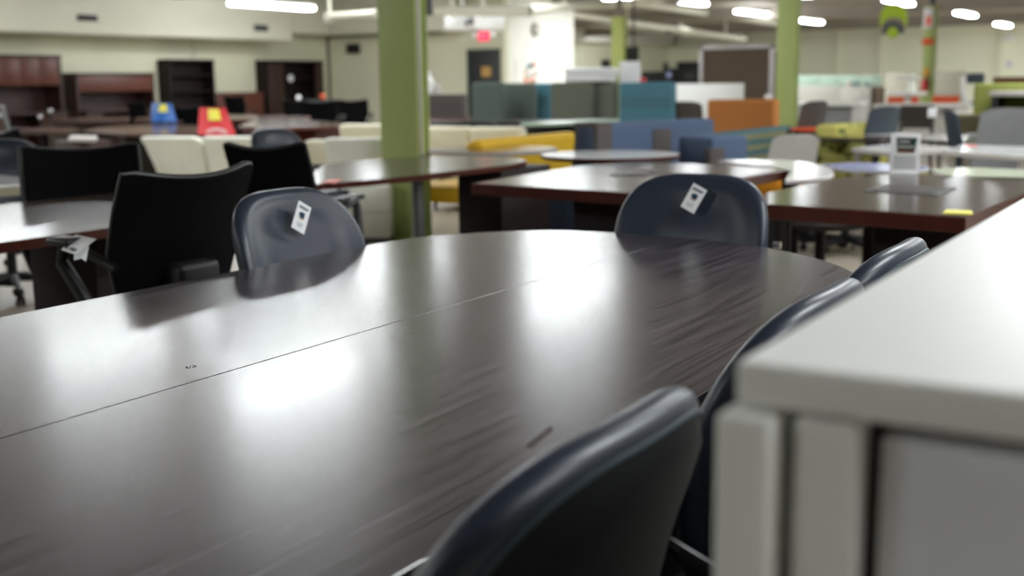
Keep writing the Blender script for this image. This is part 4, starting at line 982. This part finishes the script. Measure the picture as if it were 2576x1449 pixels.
# ------------------------------------------------------------------ right background
YF = 30.
box_on('grey storage cabinet row under the green glass screens, left part', 'storage_cabinet', 'cabinet', 1996, 216, 2112, 300, YF, .5, 'pgrey', ground=True)
box_on('grey storage cabinet right part beside the dark side panel', 'storage_cabinet', 'cabinet', 2114, 219, 2188, 300, YF, .5, 'pgrey', ground=True)
box_on('dark brown side of the grey storage cabinet', 'cabinet_side', 'cabinet', 2190, 219, 2216, 300, YF+.1, .4, 'tan2', ground=True)
for i, (l, r_) in enumerate(((2003, 2060), (2062, 2112), (2114, 2165), (2167, 2218))):
    box_on('frosted green glass screen, number %s from the second green column' % ('one two three four'.split()[i]), 'glass_screen', 'screen', l, 190, r_, 216, YF+.3, .03, 'glass', grp='frosted green glass screens')
for (l, r_, lab) in ((2128, 2142, 'round silver object on the grey cabinet'), (2150, 2160, 'dark green jar on the grey cabinet, left one'), (2176, 2186, 'dark green jar on the grey cabinet, right one')):
    p = PY((l+r_)/2, 217, YF+.1); w_ = PY(r_, 210, YF).x-PY(l, 210, YF).x
    single('jar', MB().lathe([(w_*.4, 0), (w_*.5, .05), (w_*.5, w_*.9), (w_*.25, w_*1.1)], n=16), M['lgrey' if 'silver' in lab else 'ink'], lab, 'jar').location = (p.x, p.y, p.z)
box_on('cream fabric partition left of the far green column', 'partition', 'partition', 2228, 182, 2330, 300, 30, .1, 'pcream', ground=True)
box_on('cream fabric partition right of the far green column', 'partition', 'partition', 2352, 180, 2425, 300, 31, .1, 'pcream', ground=True)
box_on('red orange screen left of the far green column', 'orange_screen', 'screen', 2232, 243, 2310, 260, 24, .05, 'redor', ground=True)
box_on('red orange screen right of the far green column', 'orange_screen', 'screen', 2346, 241, 2412, 262, 24, .05, 'redor', ground=True)
# white standing table with fan
p = PY(2282, 232, 20); t = Thing('standing_desk', 'white high table carrying a small pale statue like stand left of the far column', 'table', (p.x, 20, 0))
a, b = PY(2235, 234, 20), PY(2312, 236, 20)
t.part('tabletop', MB().box((a.x, 20, p.z-.05), (b.x, 20.6, p.z), .01), M['white'], world=True)
t.part('leg', MB().cyl(((a.x+b.x)/2, 20.3, .02), ((a.x+b.x)/2, 20.3, p.z-.05), .05), M['white'], world=True)
t.part('foot', MB().lathe([(.3, 0), (.3, .02), (.05, .04)], ((a.x+b.x)/2, 20.3)), M['white'], world=True)
q = PY(2293, 228, 20.3); tp = PY(2293, 186, 20.3)
t = Thing('desk_stand', 'pale desk stand with a cross tray on the white high table', 'stand', (q.x, 20.3, p.z))
t.part('body', MB().lathe([(.08, 0), (.075, .1), (.06, .25), (.03, tp.z-p.z)], n=16), M['ivory'])
a, b = PY(2256, 197, 20.3), PY(2312, 197, 20.3); t.part('tray', MB().box((a.x-q.x, -.1, a.z-p.z-.02), (b.x-q.x, .1, a.z-p.z+.02), .008), M['white'])
# low wide tables / desks in the right background
def far_desk(label, l, r_, y, Y, m, legm='lgrey', front=None):
    a, b = PY(l, y, Y), PY(r_, y, Y); z = (a.z+b.z)/2
    t = Thing('desk', label, 'desk', ((a.x+b.x)/2, Y, 0))
    t.part('tabletop', MB().box((a.x, Y, z-.05), (b.x, Y+.7, z), .008), M[m], world=True)
    for x in (a.x+.05, b.x-.05): t.part('leg', MB().box((x-.03, Y+.05, 0), (x+.03, Y+.65, z-.05), .005), M[legm], world=True)
    if front: t.part('modesty_panel', MB().box((a.x+.08, Y+.1, .2), (b.x-.08, Y+.13, z-.05)), M[front], world=True)
far_desk('white desk behind the dark grey chair right of the green column', 1996, 2155, 258, 17., 'white', front='mgrey')
far_desk('grey desk with a screen behind the navy chairs', 2195, 2410, 262, 15.5, 'lgrey', front='pgrey')
p, q = PY(2268, 268, 13.5), PY(2345, 300, 13.5)
t = Thing('wire_screen', 'grey checked wire screen between the navy chairs', 'screen', (p.x, 13.5, 0))
M['check'] = pattern('grey_check_mesh', (96, 98, 90), (190, 188, 184), 'brick', (14, 14, 14))
m_ = MB()
for i in range(9): x = p.x+(q.x-p.x)*i/8; m_.box((x-.02, 13.5, q.z-.1), (x+.02, 13.53, p.z))
for i in range(4): z = q.z+(p.z-q.z)*i/3; m_.box((p.x, 13.49, z-.012), (q.x, 13.52, z+.012))
t.part('mesh', m_, M['grommet'], world=True); t.part('leg', MB().cyl((p.x, 13.5, 0), (p.x, 13.5, q.z), .02).cyl((q.x, 13.5, 0), (q.x, 13.5, q.z), .02), M['grommet'], world=True)
def shell_chair(label, px, py_top, z, rz, m, w=.48, h=.42, seatm=None, arms=False, basem='lgrey', grp='plastic shell chairs', seatz=.45, star=False):
    c = G(px, py_top, z); c = c-Vector((math.sin(rz)*.3, -math.cos(rz)*.3, 0))
    t = Thing('shell_chair', label, 'chair', (c.x, c.y, 0), rz, grp)
    def bk(u, v):
        x = (u-.5)*w*(1-.12*v); z_ = seatz+(z-seatz)*v; return Vector((x, -.2-.10*v+.9*x*x, z_-.04*(abs(u-.5)*2)**4))
    t.part('backrest', MB().grid(bk, 12, 8, .02), M[m], ang=60)
    def st(u, v):
        x = (u-.5)*w; return Vector((x, -.2+.44*v, seatz+.5*x*x-.03*v*v))
    t.part('seat', MB().grid(st, 10, 8, .03), M[seatm or m], ang=60)
    if arms:
        for s in (-1, 1): t.part('armrest', MB().tube([(s*w*.48, -.2, seatz+.18), (s*(w*.5+.03), 0, seatz+.2), (s*(w*.5+.02), .14, seatz+.16), (s*w*.45, .14, seatz)], .016, 8), M[basem])
    if star:
        t.part('pole', MB().cyl((0, 0, .08), (0, 0, seatz), .03), M[basem]); b_ = MB()
        for k in range(5): an = 2*PI*k/5; b_.tube([(0, 0, .1), (.28*math.cos(an), .28*math.sin(an), .05)], [.025, .015], 8); b_.ball((.28*math.cos(an), .28*math.sin(an), .03), .03, 1)
        t.part('star_base', b_, M[basem])
    else:
        for sx in (-1, 1):
            for sy in (-1, 1): t.part('leg', MB().cyl((sx*.15, sy*.14, seatz-.01), (sx*.22, sy*.21, 0), .012, n=8), M[basem])
    return t
shell_chair('pale grey shell chair in front of the teal striped sofa', 2012, 340, .78, .9, 'lgrey', w=.5)
shell_chair('tall dark grey chair with a silver arm right of the green column', 2062, 254, 1.02, 1.3, 'dgrey', w=.5, arms=True, seatm='dgrey', grp='grey and navy office chairs', star=True)
shell_chair('slate chair leaning left of the checked wire screen', 2240, 268, .98, 1.2, 'slate', w=.5, grp='grey and navy office chairs', star=True, basem='black')
shell_chair('navy chair with a white card right of the checked wire screen', 2375, 278, .98, -1.2, 'navy', w=.52, grp='grey and navy office chairs', star=True, basem='black')
box_on('white card on the back of the navy chair', 'price_card', 'tag', 2334, 272, 2356, 296, 9.6, .01, 'paper')
shell_chair('grey shell chair with a dark rim at the right edge', 2552, 272, .98, 2.9, 'mgrey', w=.55, seatm='mgrey', grp='grey and navy office chairs', basem='black', star=True, arms=True)
shell_chair('dark grey small chair in front of the white screen', 1718, 256, .98, .2, 'dgrey', w=.5, grp='grey and navy office chairs')
c, wd, an = place_px(1990, 2165, 308, 306, .84)
# yellow dotted lounge
c, wd, an = place_px(2080, 2200, 313, 307, .84)
t = Thing('patterned_lounge_chair', 'yellow dotted fabric lounge chair right of the shell chair', 'armchair', (c.x, c.y, 0), an)
t.part('backrest', MB().box((-wd/2, -.08, .08), (wd/2, .14, .84), .05, seg=3), M['yelpat'], ang=60)
t.part('seat', MB().box((-wd/2, -.6, .08), (wd/2, .1, .44), .05, seg=3), M['yelpat'], ang=60)
t.part('arm', MB().box((-wd/2-.02, -.6, .08), (-wd/2+.10, .12, .60), .04, seg=3), M['yelpat'], ang=60)
t.part('leg', MB().cyl((-wd/2+.06, -.5, 0), (-wd/2+.06, -.5, .1), .02).cyl((wd/2-.06, -.5, 0), (wd/2-.06, -.5, .1), .02), M['blackm'])
sofa('olive patterned lounge chair right of the navy chair', 2395, 2500, 287, 288, .86, 'olive', n=1, depth=.7)
sofa('light grey sofa behind the white table at the right edge', 2432, 2640, 336, 336, .72, 'mgrey', 'sofa', 'sofa', n=2, depth=.8, arm=.12)
sofa('taller grey sofa block cut by the right edge', 2548, 2700, 307, 310, .80, 'mgrey', 'sofa', 'sofa', n=1, depth=.7)
a, b = PY(2450, 210, 13.5), PY(2640, 210, 13.5)
t = Thing('lime_booth', 'lime green lounge booth at the right edge', 'sofa', ((a.x+b.x)/2, 13.5, 0))
t.part('backrest', MB().box((a.x, 13.5, .08), (b.x, 13.7, a.z), .03, seg=3), M['lime'], world=True)
t.part('seat', MB().box((a.x, 12.95, .08), (b.x, 13.5, .46), .03, seg=3), M['lime'], world=True)
t.part('foot', MB().box((a.x+.05, 13.0, 0), (b.x-.05, 13.6, .08)), M['black'], world=True)
box_on('brown wooden shelf board behind the lime booth', 'wooden_board', 'board', 2498, 194, 2600, 204, 26, .3, 'brown', ground=True)
far_desk('high grey table in front of the lime booth', 2488, 2600, 230, 13, 'lgrey', 'blackm')
t = Thing('high_back_chair', 'white framed grey high back chair left of the lime booth', 'chair', G(2442, 300, .6)); p = G(2442, 300, .6); t.o.location = (p.x, p.y, 0)
dd = (p-CO).dot(fwd); Pts = [D(2422, 192, dd), D(2423, 225, dd), D(2428, 250, dd), D(2440, 272, dd)]
o_ = Vector((p.x, p.y, 0)); t.loc = o_
t.part('frame', MB().tube(Pts, .04, 10), M['white'], world=True)
a, b = D(2430, 184, dd), D(2478, 210, dd); t.part('headrest', MB().box((min(a.x, b.x), a.y, b.z), (max(a.x, b.x), a.y+.15, a.z), .04), M['slate'], world=True)
t.part('seat', MB().box((p.x-.25, p.y-.2, .4), (p.x+.25, p.y+.25, .5), .04), M['mgrey'], world=True)
t.part('leg', MB().cyl((p.x, p.y, 0), (p.x, p.y, .42), .03), M['white'], world=True)
# stools and seats showing below the right hand tables
p = G(2535, 405, .5); t = Thing('lime_stool', 'bright lime stool seat under the white table at the right edge', 'stool', (p.x, p.y, 0))
t.part('seat', MB().lathe([(.05, .40), (.24, .42), (.25, .47), (.22, .49)], n=32), M['lime2']); t.part('leg', MB().lathe([(.2, 0), (.05, .05), (.04, .41)], n=20), M['lgrey'])
p = G(2190, 395, .5); t = Thing('blue_bin', 'bright blue plastic seat shell under the white table left of the sign', 'chair', (p.x, p.y, 0))
t.part('shell', MB().box((-.35, 0, .2), (.35, .05, .62), .03), M['blue']); t.part('leg', MB().cyl((-.3, 0, 0), (-.3, 0, .25), .02).cyl((.3, 0, 0), (.3, 0, .25), .02), M['lgrey'])
p = G(1900, 470, .55); t = Thing('amber_stool', 'orange seat glimpsed under the curved white table beside the far blue chair', 'stool', (p.x, p.y, 0))
t.part('seat', MB().box((-.28, -.1, .42), (.22, .3, .62), .04), M['amber']); t.part('leg', MB().cyl((0, .1, 0), (0, .1, .43), .03), M['blackm'])
p = G(2040, 337, .72); single('red_shell_seat', MB().lathe([(.02, .70), (.12, .715), (.2, .74), (.19, .755), (.1, .74), (.0, .735)], n=24), M['redor'], 'red orange rounded seat peeking above the dark edged tabletop', 'seat', (0, 0, .7)).location = (p.x, p.y, .72)
# office chair parts under the right conference table
p = G(2080, 640, 0)
def stool(label, p, seat=True, hz=.46):
    t = Thing('black_swivel_stool', label, 'stool', (p.x, p.y, 0), .4, 'black swivel stools under the right conference table')
    t.part('seat', MB().lathe([(.02, hz-.05), (.24, hz-.05), (.26, hz-.02), (.24, hz+.01), (.02, hz+.02)], n=32), M['dkgrey'])
    t.part('gas_lift', MB().cyl((0, 0, .1), (0, 0, hz-.04), .03), M['black'])
    b_ = MB()
    for k in range(5): an = 2*PI*k/5+.2; b_.tube([(0, 0, .12), (.3*math.cos(an), .3*math.sin(an), .08)], [.03, .02], 8); b_.ball((.3*math.cos(an), .3*math.sin(an), .035), .033, 1)
    t.part('star_base', b_, M['black'])
stool('dark swivel stool just under the right conference table, nearest one', G(2065, 556, .44))
stool('black star base stool far under the right conference table, left one', G(2015, 600, .08))
stool('black star base stool far under the right conference table, beside the panel', G(2125, 612, .08))
a = G(1957, 620, 0); p = PY(1957, 585, 4.75)
single('table_post', MB().cyl((p.x, 4.75, 0), (p.x, 4.75, .678), .055, n=20), M['blackm'], 'thick black post under the left corner of the right conference table', 'table leg', (p.x, 4.75, 0))

# bottles and boxes on the low grey screen right of the column
for (x, lab, mm, hh, rr_) in ((1082, 'white pump bottle on the ledge right of the nearest column', 'paper', .36, .06), (1101, 'small pale box on the ledge right of the nearest column', 'lgrey', .2, .05)):
    p = PY(x, 236, 15.1); single('bottle', MB().lathe([(rr_, 0), (rr_, hh*.6), (rr_*.3, hh*.75), (rr_*.3, hh)], n=16), M[mm], lab, 'bottle').location = p

# ------------------------------------------------------------------ white cabinet in the right foreground
q = D(1850, 907, .70); CZ = q.z; cx, cy = q.x, q.y
t = Thing('white_storage_cabinet', 'white storage cabinet with a thick top in the right foreground', 'cabinet', (cx+.4, cy+.6, 0))
t.part('cabinet_top', MB().box((cx, cy, CZ-.027), (cx+.9, cy+1.9, CZ), .004, seg=3), M['cab'], world=True)
f0 = cy+.004
t.part('side_panel', MB().box((cx-.007, cy-.014, 0), (cx+.027, cy+1.9, CZ-.030), .004, seg=3), M['cab'], world=True)
t.part('front_stile', MB().box((cx+.037, cy+.0, 0), (cx+.074, cy+.03, CZ-.030), .003, seg=3), M['cab'], world=True)
t.part('side_panel', MB().box((cx+.86, cy, 0), (cx+.9, cy+1.9, CZ-.028), .003), M['cab'], world=True)
t.part('inner_panel', MB().box((cx+.083, cy+.018, 0), (cx+.86, cy+.045, CZ-.040), .002), M['cabin'], world=True)
t.part('core', MB().box((cx+.028, cy+.046, 0), (cx+.859, cy+1.88, CZ-.028)), M['dkgrey'], world=True)
